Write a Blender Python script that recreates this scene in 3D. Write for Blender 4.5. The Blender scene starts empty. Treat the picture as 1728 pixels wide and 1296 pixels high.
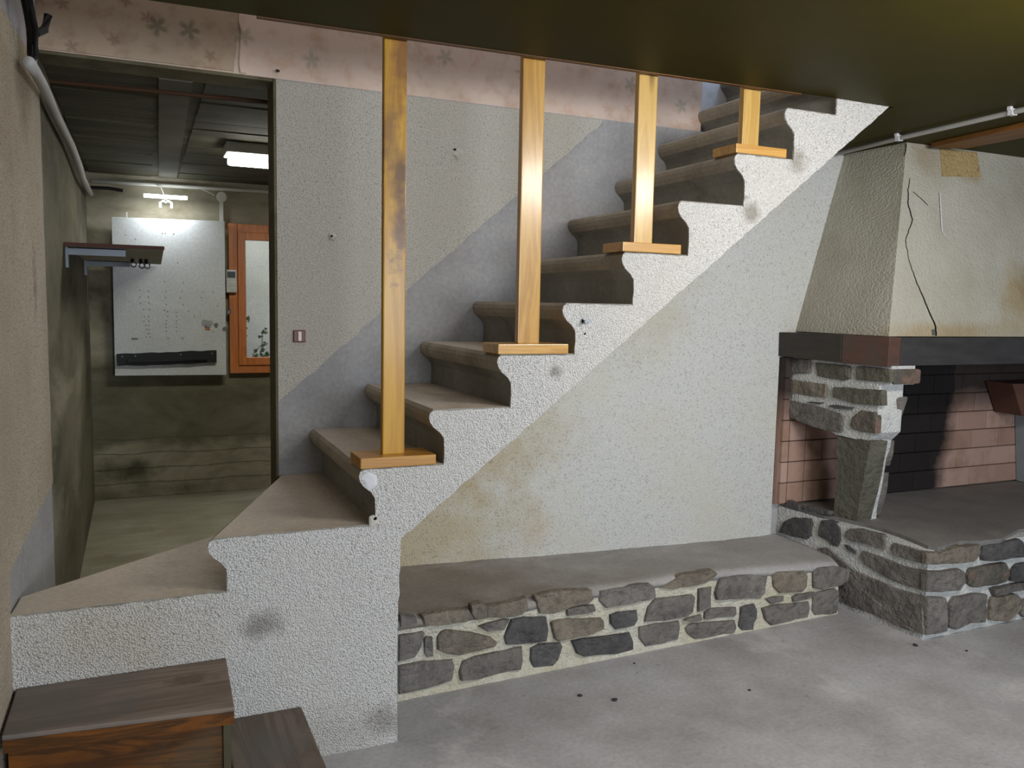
import bpy, bmesh, math, random
from mathutils import Vector, Matrix, noise
C = bpy.context.scene.collection
SC = bpy.context.scene

# ---------------------------------------------------------------- camera, world, lights, exposure
cam = bpy.data.cameras.new('camera'); cam.sensor_width = 36; cam.lens = 36*1398/1728
cam.clip_start = .05; cam.clip_end = 60
co = bpy.data.objects.new('camera', cam); C.objects.link(co); SC.camera = co
cr = Vector((0.9138176, -0.40565081, 0.01961656)); cu = Vector((0.02146573, 0.09647773, 0.99510365)); cf = Vector((0.40555717, 0.90892215, -0.09687063))
M = Matrix.Identity(4)
for i in range(3):
    M[i][0] = cr[i]; M[i][1] = cu[i]; M[i][2] = -cf[i]
M[0][3], M[1][3], M[2][3] = 0, 0, 1.38
co.matrix_world = M

W = bpy.data.worlds.new('world'); SC.world = W; W.use_nodes = True
W.node_tree.nodes['Background'].inputs[0].default_value = (.62, .75, 1, 1)
W.node_tree.nodes['Background'].inputs[1].default_value = 1.2

def area(name, loc, target, sx, sy, power, col):
    l = bpy.data.lights.new(name, 'AREA'); l.shape = 'RECTANGLE'; l.size = sx; l.size_y = sy
    l.energy = power; l.color = col
    o = bpy.data.objects.new(name, l); C.objects.link(o); o.location = loc
    d = Vector(target)-Vector(loc)
    o.rotation_euler = d.to_track_quat('-Z', 'Y').to_euler()
    return o
# ceiling lamp of the room, right of the camera
area('room_lamp_light', (2.15, 1.05, 1.98), (2.15, 2.3, .75), 1.0, .22, 21, (1, .965, .91))
# daylight through the window opening in the wall behind the camera
area('daylight_rear', (1.7, -3.2, 1.45), (2.1, 2, .9), 2.4, 1.2, 135, (.80, .89, 1))
# daylight in the room upstairs, at the head of the stairs
area('daylight_upstairs', (2.95, 2.75, 3.9), (2.45, 3.3, 2.4), .8, .5, 9, (.62, .76, 1))
area('landing_light', (.9, 2.8, 3.9), (.9, 2.9, 2.2), 1.6, .6, 6.5, (1, .92, .84))
SC.view_settings.view_transform = 'Standard'; SC.view_settings.look = 'None'
SC.view_settings.gamma = 1; SC.view_settings.use_curve_mapping = False
SC.view_settings.exposure = 0.28

# ---------------------------------------------------------------- material helpers
def sh(v):  # sRGB 0-255 -> linear
    return tuple(((c/255)/12.92 if c/255 <= .04045 else ((c/255+.055)/1.055)**2.4) for c in v)+(1,)

class NT:
    def __init__(s, name, rough=.8, spec=.3):
        s.m = bpy.data.materials.new(name); s.m.use_nodes = True; s.t = s.m.node_tree
        s.b = s.t.nodes['Principled BSDF']; s.b.inputs['Roughness'].default_value = rough
        s.b.inputs['Specular IOR Level'].default_value = spec
        s.tc = s.t.nodes.new('ShaderNodeTexCoord')
        s.co = s.tc.outputs['Object']
    def n(s, typ, **kw):
        x = s.t.nodes.new(typ)
        for k, v in kw.items(): setattr(x, k, v)
        return x
    def l(s, a, b): s.t.links.new(a, b)
    def mapping(s, scale=(1,1,1), rot=(0,0,0), loc=(0,0,0)):
        m = s.n('ShaderNodeMapping'); m.inputs['Scale'].default_value = scale; m.inputs['Rotation'].default_value = rot; m.inputs['Location'].default_value = loc
        s.l(s.co, m.inputs[0]); return m.outputs[0]
    def noise(s, scale, detail=4, rough=.55, vec=None, dist=0):
        x = s.n('ShaderNodeTexNoise'); x.inputs['Scale'].default_value = scale; x.inputs['Detail'].default_value = detail
        x.inputs['Roughness'].default_value = rough; x.inputs['Distortion'].default_value = dist
        s.l(vec or s.co, x.inputs['Vector']); return x.outputs[0]
    def voro(s, scale, feature='F1', vec=None, out='Distance', rand=1):
        x = s.n('ShaderNodeTexVoronoi', feature=feature); x.inputs['Scale'].default_value = scale; x.inputs['Randomness'].default_value = rand
        s.l(vec or s.co, x.inputs['Vector']); return x.outputs[out]
    def ramp(s, fac, stops, interp='LINEAR'):
        x = s.n('ShaderNodeValToRGB'); r = x.color_ramp; r.interpolation = interp
        while len(r.elements) < len(stops): r.elements.new(.5)
        for e, (p, c) in zip(r.elements, stops): e.position = p; e.color = c if len(c) == 4 else (*c, 1)
        s.l(fac, x.inputs[0]); return x.outputs[0]
    def vr(s, fac, a, b, lo=0., hi=1.):   # map range
        x = s.n('ShaderNodeMapRange'); x.inputs[1].default_value = a; x.inputs[2].default_value = b; x.inputs[3].default_value = lo; x.inputs[4].default_value = hi
        s.l(fac, x.inputs[0]); return x.outputs[0]
    def mix(s, fac, a, b, mode='MIX'):
        x = s.n('ShaderNodeMix', data_type='RGBA', blend_type=mode)
        if isinstance(fac, (int, float)): x.inputs[0].default_value = fac
        else: s.l(fac, x.inputs[0])
        for i, v in ((6, a), (7, b)):
            if isinstance(v, tuple): x.inputs[i].default_value = v
            else: s.l(v, x.inputs[i])
        return x.outputs[2]
    def math(s, op, a, b=0.):
        x = s.n('ShaderNodeMath', operation=op)
        for i, v in ((0, a), (1, b)):
            if isinstance(v, (int, float)): x.inputs[i].default_value = v
            else: s.l(v, x.inputs[i])
        return x.outputs[0]
    def xyz(s, vec=None):
        x = s.n('ShaderNodeSeparateXYZ'); s.l(vec or s.co, x.inputs[0]); return x.outputs
    def blob(s, cx, cy, cz, r, soft=.5, sc=(1,1,1), wob=.0):
        """soft mask of a stain round a point of the object"""
        m = s.n('ShaderNodeVectorMath', operation='SUBTRACT'); s.l(s.co, m.inputs[0]); m.inputs[1].default_value = (cx, cy, cz)
        m2 = s.n('ShaderNodeVectorMath', operation='MULTIPLY'); s.l(m.outputs[0], m2.inputs[0]); m2.inputs[1].default_value = sc
        ln = s.n('ShaderNodeVectorMath', operation='LENGTH'); s.l(m2.outputs[0], ln.inputs[0])
        d = ln.outputs['Value']
        if wob:
            d = s.math('ADD', d, s.math('MULTIPLY', s.math('SUBTRACT', s.noise(max(9, 1.6/r)), .5), wob*3))
        return s.vr(d, r, r*(1-soft), 0, 1)
    def col(s, c):
        if isinstance(c, tuple): s.b.inputs['Base Color'].default_value = c
        else: s.l(c, s.b.inputs['Base Color'])
    def bump(s, h, strength=.5, dist=.01, prev=None):
        x = s.n('ShaderNodeBump'); x.inputs['Strength'].default_value = strength; x.inputs['Distance'].default_value = dist
        s.l(h, x.inputs['Height'])
        if prev: s.l(prev, x.inputs['Normal'])
        s.l(x.outputs[0], s.b.inputs['Normal']); return x.outputs[0]

def roughcast(name, base, dark, stain=None, scale=150, bump=.9, blobs=(), darkamt=.45, n2amt=.55, stainpos=(.42,.7)):
    m = NT(name, .92, .15)
    v = m.voro(scale); n2 = m.noise(scale*.55, 2, .6)
    c = m.mix(m.vr(v, .35, .75, 0, darkamt), base, dark)
    c = m.mix(m.vr(n2, .56, .70, 0, n2amt), c, dark)
    big = m.noise(2.2, 5, .6)
    if stain: c = m.mix(m.vr(big, stainpos[0], stainpos[1], 0, .75), c, stain)
    for (p, r, cc, amt, sc) in blobs:
        k = m.math('MULTIPLY', m.blob(*p, r, .7, sc, r*.35), amt)
        c = m.mix(k, c, cc, 'MULTIPLY')
    m.col(c)
    h = m.math('SUBTRACT', m.vr(v, 0, .8, 1, 0), m.math('MULTIPLY', n2, .6))
    m.bump(h, bump, .006)
    return m.m

def concrete(name, a, b, c3=None, scale=3., bump=.3, rough=.85, spots=0., vec=None, fine=60, blobs=()):
    m = NT(name, rough, .25)
    v = m.mapping(vec) if vec else m.co
    n1 = m.noise(scale, 7, .62, v); n2 = m.noise(fine, 3, .6)
    c = m.mix(m.vr(n1, .36, .66), a, b)
    if c3: c = m.mix(m.vr(m.noise(scale*.6, 5, .65, v, .6), .54, .68, 0, .85), c, c3)
    c = m.mix(m.vr(n2, .3, .75, .0, .22), c, (.02,.02,.018,1))
    if spots: c = m.mix(m.vr(m.noise(scale*9, 3, .7), .66, .74, 0, spots), c, (.015,.014,.012,1))
    for (p, r, cc, amt, sc_) in blobs:
        c = m.mix(m.math('MULTIPLY', m.blob(*p, r, .7, sc_, r*.35), amt), c, cc, 'MULTIPLY')
    m.col(c)
    m.bump(m.math('ADD', m.math('MULTIPLY', n2, .4), n1), bump, .01)
    return m.m

def wood(name, light, dark, axis='Z', rough=.4, spec=.5, ringscale=6, knots=True, stains=(), coat=0, worn=None):
    m = NT(name, rough, spec)
    sc = {'X': (.7, 9, 9), 'Y': (9, .7, 9), 'Z': (9, 9, .7)}[axis]
    v = m.mapping(sc)
    n = m.noise(1.6, 5, .6, v, 1.2)
    g = m.noise(9, 3, .6, v)
    w = m.math('SINE', m.math('MULTIPLY', n, 26.))
    f = m.math('ADD', m.math('MULTIPLY', m.vr(w, -1, 1), .55), m.math('MULTIPLY', g, .45))
    c = m.mix(m.vr(f, .15, .95), light, dark)
    if knots:
        kv = m.mapping({'X': (2.2, 14, 14), 'Y': (14, 2.2, 14), 'Z': (14, 14, 2.2)}[axis])
        k = m.voro(.55, vec=kv)
        c = m.mix(m.vr(k, .13, .05, 0, .8), c, tuple(x*.25 for x in dark[:3])+(1,))
    if worn: c = m.mix(m.vr(m.noise(5, 6, .7), .45, .62, 0, .85), c, worn)
    for (p, r, cc, amt, s) in stains:
        k = m.math('MULTIPLY', m.blob(*p, r, .6, s, r*.6), amt)
        c = m.mix(k, c, cc)
    m.col(c); m.bump(f, .12, .002)
    if coat: m.b.inputs['Coat Weight'].default_value = coat; m.b.inputs['Coat Roughness'].default_value = .18
    return m.m

def plain(name, c, rough=.6, spec=.4, metal=0, bumpy=0):
    m = NT(name, rough, spec)
    n = m.noise(7, 5, .6)
    m.col(m.mix(m.vr(n, .4, .75, 0, .3), c, tuple(x*.55 for x in c[:3])+(1,)))
    m.b.inputs['Metallic'].default_value = metal
    if bumpy: m.bump(m.noise(120, 2), bumpy, .002)
    return m.m

def emit(name, c, s):
    m = NT(name); m.col((.8,.8,.8,1)); m.b.inputs['Emission Color'].default_value = c; m.b.inputs['Emission Strength'].default_value = s
    return m.m

# ---------------------------------------------------------------- mesh helpers
def link(name, me, mat, parent=None):
    if mat and not me.materials: me.materials.append(mat)
    o = bpy.data.objects.new(name, me); C.objects.link(o)
    if parent: o.parent = parent
    return o
def obj(name, vf, mat, parent=None, smooth=False):
    v, f = vf
    me = bpy.data.meshes.new(name); me.from_pydata([tuple(p) for p in v], [], f); me.update()
    bm = bmesh.new(); bm.from_mesh(me); bmesh.ops.recalc_face_normals(bm, faces=bm.faces); bm.to_mesh(me); bm.free()
    if smooth:
        for p in me.polygons: p.use_smooth = True
    return link(name, me, mat, parent)
def bmobj(name, bm, mat, parent=None, smooth=False):
    me = bpy.data.meshes.new(name); bmesh.ops.recalc_face_normals(bm, faces=bm.faces); bm.to_mesh(me); bm.free()
    if smooth:
        for p in me.polygons: p.use_smooth = True
    return link(name, me, mat, parent)
def box(x0, y0, z0, x1, y1, z1):
    v = [(x0,y0,z0),(x1,y0,z0),(x1,y1,z0),(x0,y1,z0),(x0,y0,z1),(x1,y0,z1),(x1,y1,z1),(x0,y1,z1)]
    return v, [(0,3,2,1),(4,5,6,7),(0,1,5,4),(1,2,6,5),(2,3,7,6),(3,0,4,7)]
def merge(*parts):
    V, F = [], []
    for v, f in parts:
        k = len(V); V += list(v); F += [tuple(i+k for i in q) for q in f]
    return V, F
def bev(name, b, mat, parent=None, w=.003, seg=2):
    bm = bmesh.new(); vs = [bm.verts.new(p) for p in b[0]]
    for f in b[1]: bm.faces.new([vs[i] for i in f])
    bmesh.ops.recalc_face_normals(bm, faces=bm.faces)
    bmesh.ops.bevel(bm, geom=bm.edges[:], offset=w, segments=seg, profile=.6, affect='EDGES')
    return bmobj(name, bm, mat, parent)
def prism_y(poly, y0, y1):      # poly of (x,z) extruded in y
    n = len(poly); v = [(x, y0, z) for x, z in poly]+[(x, y1, z) for x, z in poly]
    return v, [tuple(range(n)), tuple(range(2*n-1, n-1, -1))]+[(i, i+n, (i+1) % n+n, (i+1) % n) for i in range(n)]
def prism_x(poly, x0, x1):      # poly of (y,z)
    n = len(poly); v = [(x0, y, z) for y, z in poly]+[(x1, y, z) for y, z in poly]
    return v, [tuple(range(n)), tuple(range(2*n-1, n-1, -1))]+[(i, i+n, (i+1) % n+n, (i+1) % n) for i in range(n)]
def prism_z(poly, z0, z1):      # poly of (x,y)
    n = len(poly); v = [(x, y, z0) for x, y in poly]+[(x, y, z1) for x, y in poly]
    return v, [tuple(range(n)), tuple(range(2*n-1, n-1, -1))]+[(i, i+n, (i+1) % n+n, (i+1) % n) for i in range(n)]
def hexa(b, t): # bottom 4, top 4
    return list(b)+list(t), [(0,3,2,1),(4,5,6,7),(0,1,5,4),(1,2,6,5),(2,3,7,6),(3,0,4,7)]
def tube(path, r, seg=10):
    path = [Vector(p) for p in path]; V, F = [], []
    for i, p in enumerate(path):
        t = (path[min(i+1, len(path)-1)]-path[max(i-1, 0)]).normalized()
        a = t.cross(Vector((0,0,1)) if abs(t.z) < .9 else Vector((1,0,0))).normalized(); b = t.cross(a)
        for k in range(seg):
            w = 2*math.pi*k/seg; V.append(p+a*math.cos(w)*r+b*math.sin(w)*r)
    for i in range(len(path)-1):
        for k in range(seg):
            F.append((i*seg+k, i*seg+(k+1) % seg, (i+1)*seg+(k+1) % seg, (i+1)*seg+k))
    F.append(tuple(range(seg))[::-1]); F.append(tuple(range((len(path)-1)*seg, len(path)*seg)))
    return V, F
def cyl(c, d, r, h, seg=20, r2=None):
    c = Vector(c); d = Vector(d).normalized(); a = d.orthogonal().normalized(); b = d.cross(a); r2 = r if r2 is None else r2
    V = [c+a*math.cos(2*math.pi*k/seg)*r+b*math.sin(2*math.pi*k/seg)*r for k in range(seg)]+[c+d*h+a*math.cos(2*math.pi*k/seg)*r2+b*math.sin(2*math.pi*k/seg)*r2 for k in range(seg)]
    F = [tuple(range(seg))[::-1], tuple(range(seg, 2*seg))]+[(k, (k+1) % seg, (k+1) % seg+seg, k+seg) for k in range(seg)]
    return V, F
def empty(name, loc, label, cat, group=None):
    o = bpy.data.objects.new(name, None); C.objects.link(o); o.location = loc; o.empty_display_size = .1
    o['label'] = label; o['category'] = cat
    if group: o['group'] = group
    bpy.context.view_layer.update()
    return o
def adopt(root):     # children were built in world coordinates: move their meshes under the root's own origin
    off = root.location.copy()
    def rec(o):
        for c in o.children:
            pass
    for c in root.children: c.location = -off
def tag(o, label, cat, group=None):
    o['label'] = label; o['category'] = cat
    if group: o['group'] = group
    return o
def struct(o): o['kind'] = 'structure'; return o
def rag(pts, step, amp, seed=0):   # ragged polyline between 2D points
    random.seed(seed); out = []
    for a, b in zip(pts[:-1], pts[1:]):
        L = math.hypot(b[0]-a[0], b[1]-a[1]); n = max(1, int(L/step))
        for i in range(n):
            t = i/n; out.append((a[0]+(b[0]-a[0])*t+(random.uniform(-amp, amp) if i else 0), a[1]+(b[1]-a[1])*t+(random.uniform(-amp, amp) if i else 0)))
    out.append(pts[-1]); return out
# ---------------------------------------------------------------- materials
RC_P1 = roughcast('roughcast_white', sh((230,227,222)), sh((118,113,106)), sh((212,208,200)), scale=210, bump=.85, darkamt=.42,
  blobs=[((.30,2.41,.44),.075,(.42,.40,.38,1),.8,(1,.3,1.4)), ((2.0,2.41,1.72),.05,(.45,.42,.38,1),.8,(1,1,1)), ((2.2,2.41,1.92),.06,(.5,.47,.42,1),.7,(1,1,1)),
         ((1.95,2.41,1.77),.04,(.4,.38,.36,1),.8,(1,1,2)), ((.66,2.41,.08),.07,(.55,.53,.5,1),.8,(1,1,1)), ((.45,2.41,.05),.3,(.78,.75,.7,1),.7,(1,1,2.4)), ((1.23,2.41,1.16),.03,(.45,.43,.4,1),.8,(1,1,1)),
         ((-.1,2.41,.46),.35,(.86,.80,.70,1),.8,(1,1,1.8))])
RC_BACK = roughcast('roughcast_beige', sh((198,193,182)), sh((112,107,95)), sh((186,179,165)), scale=210, bump=.6, darkamt=.35,
  blobs=[((.669,3.21,1.619),.05,(1.25,1.25,1.25,1),.0,(1,1,1))])
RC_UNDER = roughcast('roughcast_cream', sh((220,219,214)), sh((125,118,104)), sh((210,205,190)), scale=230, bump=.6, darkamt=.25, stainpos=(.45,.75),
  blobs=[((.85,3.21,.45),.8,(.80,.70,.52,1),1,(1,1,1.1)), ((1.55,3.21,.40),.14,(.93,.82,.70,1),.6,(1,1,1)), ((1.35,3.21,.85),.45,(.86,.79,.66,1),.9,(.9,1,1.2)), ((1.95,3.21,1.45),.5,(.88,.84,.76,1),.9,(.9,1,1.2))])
RC_LEFT = roughcast('roughcast_pinkish', sh((190,178,158)), sh((108,98,82)), sh((160,146,124)), scale=150, bump=.5, darkamt=.35,
  blobs=[((-.33,2.98,1.42),.05,(.45,.42,.36,1),.8,(1,1,.28)), ((-.33,2.6,1.9),.25,(.75,.72,.66,1),.7,(1,1,.5)), ((-.33,2.9,2.0),.15,(.6,.56,.48,1),.8,(1,1,.7))])
RC_HOOD = roughcast('roughcast_hood', sh((184,179,165)), sh((112,105,90)), sh((162,154,134)), scale=85, bump=.45, darkamt=.04, n2amt=.12,
  blobs=[((3.3,2.64,1.28),.14,(.85,.68,.45,1),.7,(.3,1,2.2)), ((3.85,2.66,1.45),.16,(.80,.66,.44,1),.9,(1,1,.8)), ((3.95,2.66,1.55),.12,(.7,.62,.5,1),.8,(1,1,.7)), ((3.65,2.85,2.03),.12,(.75,.62,.4,1),.7,(1,1,2)), ((3.35,2.8,2.1),.15,(.72,.62,.48,1),.6,(1,1,1.4)),
         ((3.7,2.66,1.3),.12,(.8,.7,.5,1),.5,(.4,1,2))])
SMOOTH = concrete('grey_plaster', sh((156,154,153)), sh((172,169,166)), None, 3, .12)
STEP = concrete('step_cement', sh((134,132,122)), sh((154,151,142)), sh((108,106,94)), 5, .25, rough=.7)
STEP_L = concrete('step_nosing_cement', sh((176,166,148)), sh((156,146,130)), sh((140,132,116)), 5, .25, rough=.7)
TREAD = concrete('tread_cement', sh((200,187,170)), sh((184,172,156)), sh((164,153,138)), 3.2, .15, rough=.75, spots=.2)
FLOORM = concrete('floor_cement', sh((190,188,188)), sh((164,160,158)), sh((210,207,205)), 2.6, .3, rough=.62, spots=.45)
FLOORC = concrete('corridor_cement', sh((160,154,134)), sh((134,126,104)), sh((172,168,152)), 1.5, .2, rough=.55, vec=(1.2,2.2,1))
CONC_D = concrete('old_concrete_dark', sh((112,104,80)), sh((82,76,56)), sh((132,124,102)), 2.2, .5, spots=.6)
CONC_S = concrete('old_concrete_streaked', sh((122,115,96)), sh((82,76,58)), sh((146,139,120)), 2.4, .5, spots=.4, vec=(1,.4,1.1))
def far_wall_mat():
    m = NT('damp_concrete', .9, .2)
    n = m.noise(2.2, 8, .65, m.mapping((1,1,1.8)), .4); x, y, z = m.xyz()
    c = m.mix(m.vr(n, .35, .68), sh((160,152,132)), sh((104,97,76)))
    damp = m.math('ADD', m.vr(z, .30, .46), m.math('MULTIPLY', m.math('SUBTRACT', m.noise(4, 5, .6), .5), 1.2))
    damp2 = m.vr(z, 1.0, .8)
    k = m.math('MULTIPLY', m.vr(damp, .3, .6), damp2)
    c = m.mix(m.math('MULTIPLY', k, .6), c, sh((68,68,48)))
    lines = m.math('SINE', m.math('ADD', m.math('MULTIPLY', z, 62.), m.math('MULTIPLY', m.noise(3), 3.)))
    ln = m.vr(lines, .93, 1.)
    c = m.mix(m.math('MULTIPLY', m.math('MULTIPLY', ln, .5), m.vr(z, .5, .35)), c, sh((48,42,24)))
    c = m.mix(m.math('MULTIPLY', m.blob(-.1, 6.15, .2, .2, .8, (1,1,1.6), .1), .8), c, sh((42,42,24)))
    m.col(c); m.bump(n, .5, .02); return m.m
CONC_F = far_wall_mat()
CONC_C = concrete('board_marked_concrete', sh((88,84,66)), sh((60,57,42)), sh((104,99,80)), 2.5, .5, spots=.5, vec=(.35,3,1))
GREEN = plain('olive_ceiling_paint', sh((58,51,3)), .6, .15, bumpy=.15)
GREEN_T = GREEN

def wallpaper(name, base, blotch, leaf, leaf2, fade=True):
    m = NT(name, .85, .2)
    x, y, z = m.xyz()
    cb = m.n('ShaderNodeCombineXYZ'); m.l(x, cb.inputs[0]); m.l(z, cb.inputs[1])
    v = cb.outputs[0]
    c = m.mix(m.vr(m.noise(14, 4, .65, v), .5, .68, 0, .75), base, blotch)
    c = m.mix(m.vr(m.noise(3.5, 4, .6, v), .5, .8, 0, .5), c, sh((150,140,122)))
    def layer(c, scale, off, lf, r0, thr):
        mp = m.n('ShaderNodeMapping'); mp.inputs['Location'].default_value = (off, off*.7, 0); m.l(v, mp.inputs[0])
        vo = m.n('ShaderNodeTexVoronoi', voronoi_dimensions='2D'); vo.inputs['Scale'].default_value = scale; vo.inputs['Randomness'].default_value = .8
        m.l(mp.outputs[0], vo.inputs['Vector'])
        sb = m.n('ShaderNodeVectorMath', operation='SUBTRACT'); m.l(mp.outputs[0], sb.inputs[0]); m.l(vo.outputs['Position'], sb.inputs[1])
        dx, dy, _ = m.xyz(sb.outputs[0])
        rr, gg, bb = m.xyz(vo.outputs['Color'])
        ang = m.math('ADD', m.math('ARCTAN2', dy, dx), m.math('MULTIPLY', rr, 6.28))
        star = m.math('ADD', m.math('MULTIPLY', m.math('ABSOLUTE', m.math('COSINE', m.math('MULTIPLY', ang, 2.5))), r0*.8), r0*.35)
        d = m.math('SQRT', m.math('ADD', m.math('MULTIPLY', dx, dx), m.math('MULTIPLY', dy, dy)))
        d = m.math('ADD', d, m.math('MULTIPLY', m.math('SUBTRACT', m.noise(60, 2, .5, v), .5), .02))
        k = m.vr(m.math('SUBTRACT', star, d), -.006, .012, 0, .55)
        k = m.math('MULTIPLY', k, m.math('GREATER_THAN', gg, thr))
        return m.mix(k, c, lf)
    c = layer(c, 4.6, .3, leaf, .032, .35)
    c = layer(c, 7.5, 1.7, leaf2, .02, .45)
    m.col(c); m.bump(m.noise(40, 3), .1, .002); return m.m
PAPER = wallpaper('faded_leaf_wallpaper', sh((214,192,176)), sh((204,168,146)), sh((150,150,126)), sh((196,160,136)))
PAPER_OLD = wallpaper('dirty_leaf_wallpaper', sh((178,158,136)), sh((160,134,112)), sh((84,90,66)), sh((118,92,72)))
DARKN = plain('rusty_nail', sh((40,32,26)), .7)
PAPER_W = wallpaper('white_leaf_wallpaper', sh((225,228,232)), sh((215,216,220)), sh((120,170,176)), sh((190,205,205)))

# ---------------------------------------------------------------- setting
FL = struct(obj('floor', box(-.5,-3.1,-.1,5.7,3.3,0), FLOORM))
FL2 = struct(obj('floor', box(-.6,3.3,-.1,1.9,6.3,0), FLOORC))
def lx(y):
    return -.335 if y <= 2.42 else (-.335+.035*(y-2.42)/.8 if y <= 3.22 else -.30-.022*(y-3.22)/2.95)
struct(obj('wall_left', prism_z([(-.55,-3.1),(-.335,-3.1),(-.335,2.42),(-.30,3.22),(-.55,3.22)], 0, 4.4), SMOOTH))
def plate_left(name, poly, th=.006, mat=None, par=None):
    v = [(lx(y)+th, y, z) for y, z in poly]+[(lx(y)-.01, y, z) for y, z in poly]; n = len(poly)
    return obj(name, (v, [tuple(range(n)), tuple(range(2*n-1, n-1, -1))]+[(i, i+n, (i+1) % n+n, (i+1) % n) for i in range(n)]), mat, par)
wl = [o for o in C.objects if o.name == 'wall_left'][0]
plate_left('roughcast', [(-3,0),(2.42,0),(2.42,2.13),(-3,2.13)], .006, RC_LEFT, wl)
plate_left('roughcast', [(2.42,.66)]+rag([(2.42,.66),(3.2,.735)], .05, .004, 3)[1:]+rag([(3.2,.735),(3.2,2.12)], .06, .006, 4)[1:]+[(2.42,2.13)], .006, RC_LEFT, wl)
struct(obj('wall_corridor_left', prism_z([(-.55,3.22),(-.30,3.22),(-.322,6.2),(-.55,6.2)], 0, 2.3), CONC_S))
# far wall with the window opening
FW = struct(obj('wall_far', merge(box(-.55,6.15,0,.575,6.35,2.3), box(.575,6.15,0,1.45,6.35,.862), box(.575,6.15,1.885,1.45,6.35,2.3), box(1.45,6.15,0,1.9,6.35,2.3)), CONC_F))
struct(obj('wall_corridor_right', box(1.75,3.35,0,1.9,6.2,2.3), CONC_D))
struct(obj('ceiling_corridor', box(-.55,3.36,2.18,1.9,6.2,2.35), CONC_C))

# wall along the stairs, smooth plaster with roughcast coats
WB = struct(obj('wall_back', box(.462,3.22,0,5.6,3.37,2.183), SMOOTH))
def diag(x): return 1.003+(x-.465)*.845
top = rag([(.464,.99),(1.0,diag(1.0)),(1.83,2.158)], .03, .004, 5)
obj('roughcast', prism_y(top+[(1.84,2.178),(.464,2.178)], 3.213, 3.23), RC_BACK, WB)
def soff(x): return .65+(x-.715)*.789
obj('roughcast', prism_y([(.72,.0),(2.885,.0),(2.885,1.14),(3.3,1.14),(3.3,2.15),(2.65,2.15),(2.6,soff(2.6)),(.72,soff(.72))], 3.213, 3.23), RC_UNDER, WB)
obj('door_jamb_coat', box(.455,3.216,0,.464,3.37,2.18), CONC_D, WB)
WP = struct(obj('wall_stairwell', box(-.30,3.22,2.183,2.36,3.37,4.4), PAPER))
obj('wallpaper', prism_y(rag([(.335,4.3),(.335,2.36),(.318,2.19)], .03, .004, 8)+[(-.299,2.186),(-.299,4.3)], 3.214, 3.225), PAPER_OLD, WP)
obj('lintel', box(-.30,3.2225,2.172,.457,3.372,2.1828), CONC_D, WP)
obj('paper_edge', prism_y(rag([(.34,3.0),(.34,2.187)], .03, .005, 9)+[(.36,2.187),(.36,3.0)], 3.2125, 3.222), PAPER, WP)
struct(obj('wall_stairhead', box(2.36,3.30,2.0,5.6,3.45,4.4), PAPER_W))
struct(obj('wall_upstairs', merge(box(-.55,2.28,2.44,2.6,2.4,4.4), box(5.6,2.2,2.1,5.75,3.5,4.4), box(2.6,2.28,2.44,2.72,2.4,4.4), box(2.6,2.28,3.3,5.7,2.4,4.4)), PAPER_W))
struct(obj('ceiling_upstairs', box(-.6,2.2,4.4,5.8,3.5,4.5), SMOOTH))
obj('nail', cyl((.470,3.222,2.213),(0,-1,-.3),.005,.03,8), DARKN, WP)
# ceiling slab with the stair opening
cp = [(-.55,2.13),(.72,2.142),(2.4,2.160),(5.7,2.155)]
CE = struct(obj('ceiling', merge(prism_y(cp+[(5.7,2.44),(-.55,2.44)], -3.1, 2.405), prism_y([(2.66,2.159),(5.7,2.155),(5.7,2.44),(2.66,2.44)], 2.405, 3.3)), GREEN))
OAKTRIM = wood('trim_wood', sh((120,80,34)), sh((80,48,18)), 'X', .5, .4, knots=False)
struct(obj('trim_1', prism_y([(.3,2.1355),(.72,2.1395),(2.2,2.1555),(2.2,2.20),(.3,2.20)], 2.406, 2.424), OAKTRIM))
struct(obj('wall_right', box(5.6,-3.1,0,5.75,3.3,2.2), SMOOTH))
struct(obj('wall_rear', merge(box(-.55,-3.15,0,.4,-3.0,2.2), box(3.0,-3.15,0,5.7,-3.0,2.2), box(.4,-3.15,0,3.0,-3.0,.8), box(.4,-3.15,2.0,3.0,-3.0,2.2)), SMOOTH))

# ---------------------------------------------------------------- staircase
NX = {4:.155,5:.583,6:.801,7:1.025,8:1.253,9:1.471,10:1.688,11:1.918,12:2.134,13:2.345}
NZ = {3:.548,4:.703,5:.875,6:1.046,7:1.215,8:1.381,9:1.555,10:1.739,11:1.919,12:2.099,13:2.27,14:2.44}
def nose(k, up=True):   # riser bottom -> nosing top at the front of step k
    x, z, zb = NX[k], NZ[k], NZ[k-1]
    return [(x+.046, zb),(x+.048, zb+.045),(x+.046, z-.088),(x+.034, z-.070),(x+.012, z-.052),(x+.001, z-.036),(x-.003, z-.020),(x+.001, z-.006),(x+.012, z)]
ST = empty('staircase', (.7,2.41,0), 'roughcast concrete staircase with dark cement steps climbing right to the ceiling', 'staircase')
# stringer face (front)
prof = [(-.336,0),(-.336,NZ[3])]
for k in range(4, 13): prof += nose(k)
prof += [(NX[13]+.03, NZ[12]), (NX[13]+.03, 2.165), (2.655, 2.172), (.712, .652), (.700, .3), (.704, 0)]
def dens(poly, step, amp, seed, skip=()):
    random.seed(seed); out = []
    for i, a in enumerate(poly):
        b = poly[(i+1) % len(poly)]; L = math.hypot(b[0]-a[0], b[1]-a[1]); n = max(1, int(L/step)); out.append(a)
        if a[1] <= .001 or b[1] <= .001: continue
        for j in range(1, n):
            t = j/n; out.append((a[0]+(b[0]-a[0])*t+random.uniform(-amp, amp), a[1]+(b[1]-a[1])*t+random.uniform(-amp, amp)))
    return out
obj('stringer', prism_y(dens(prof, .022, .0022, 2), 2.409, 2.4155), RC_P1, ST)
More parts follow.
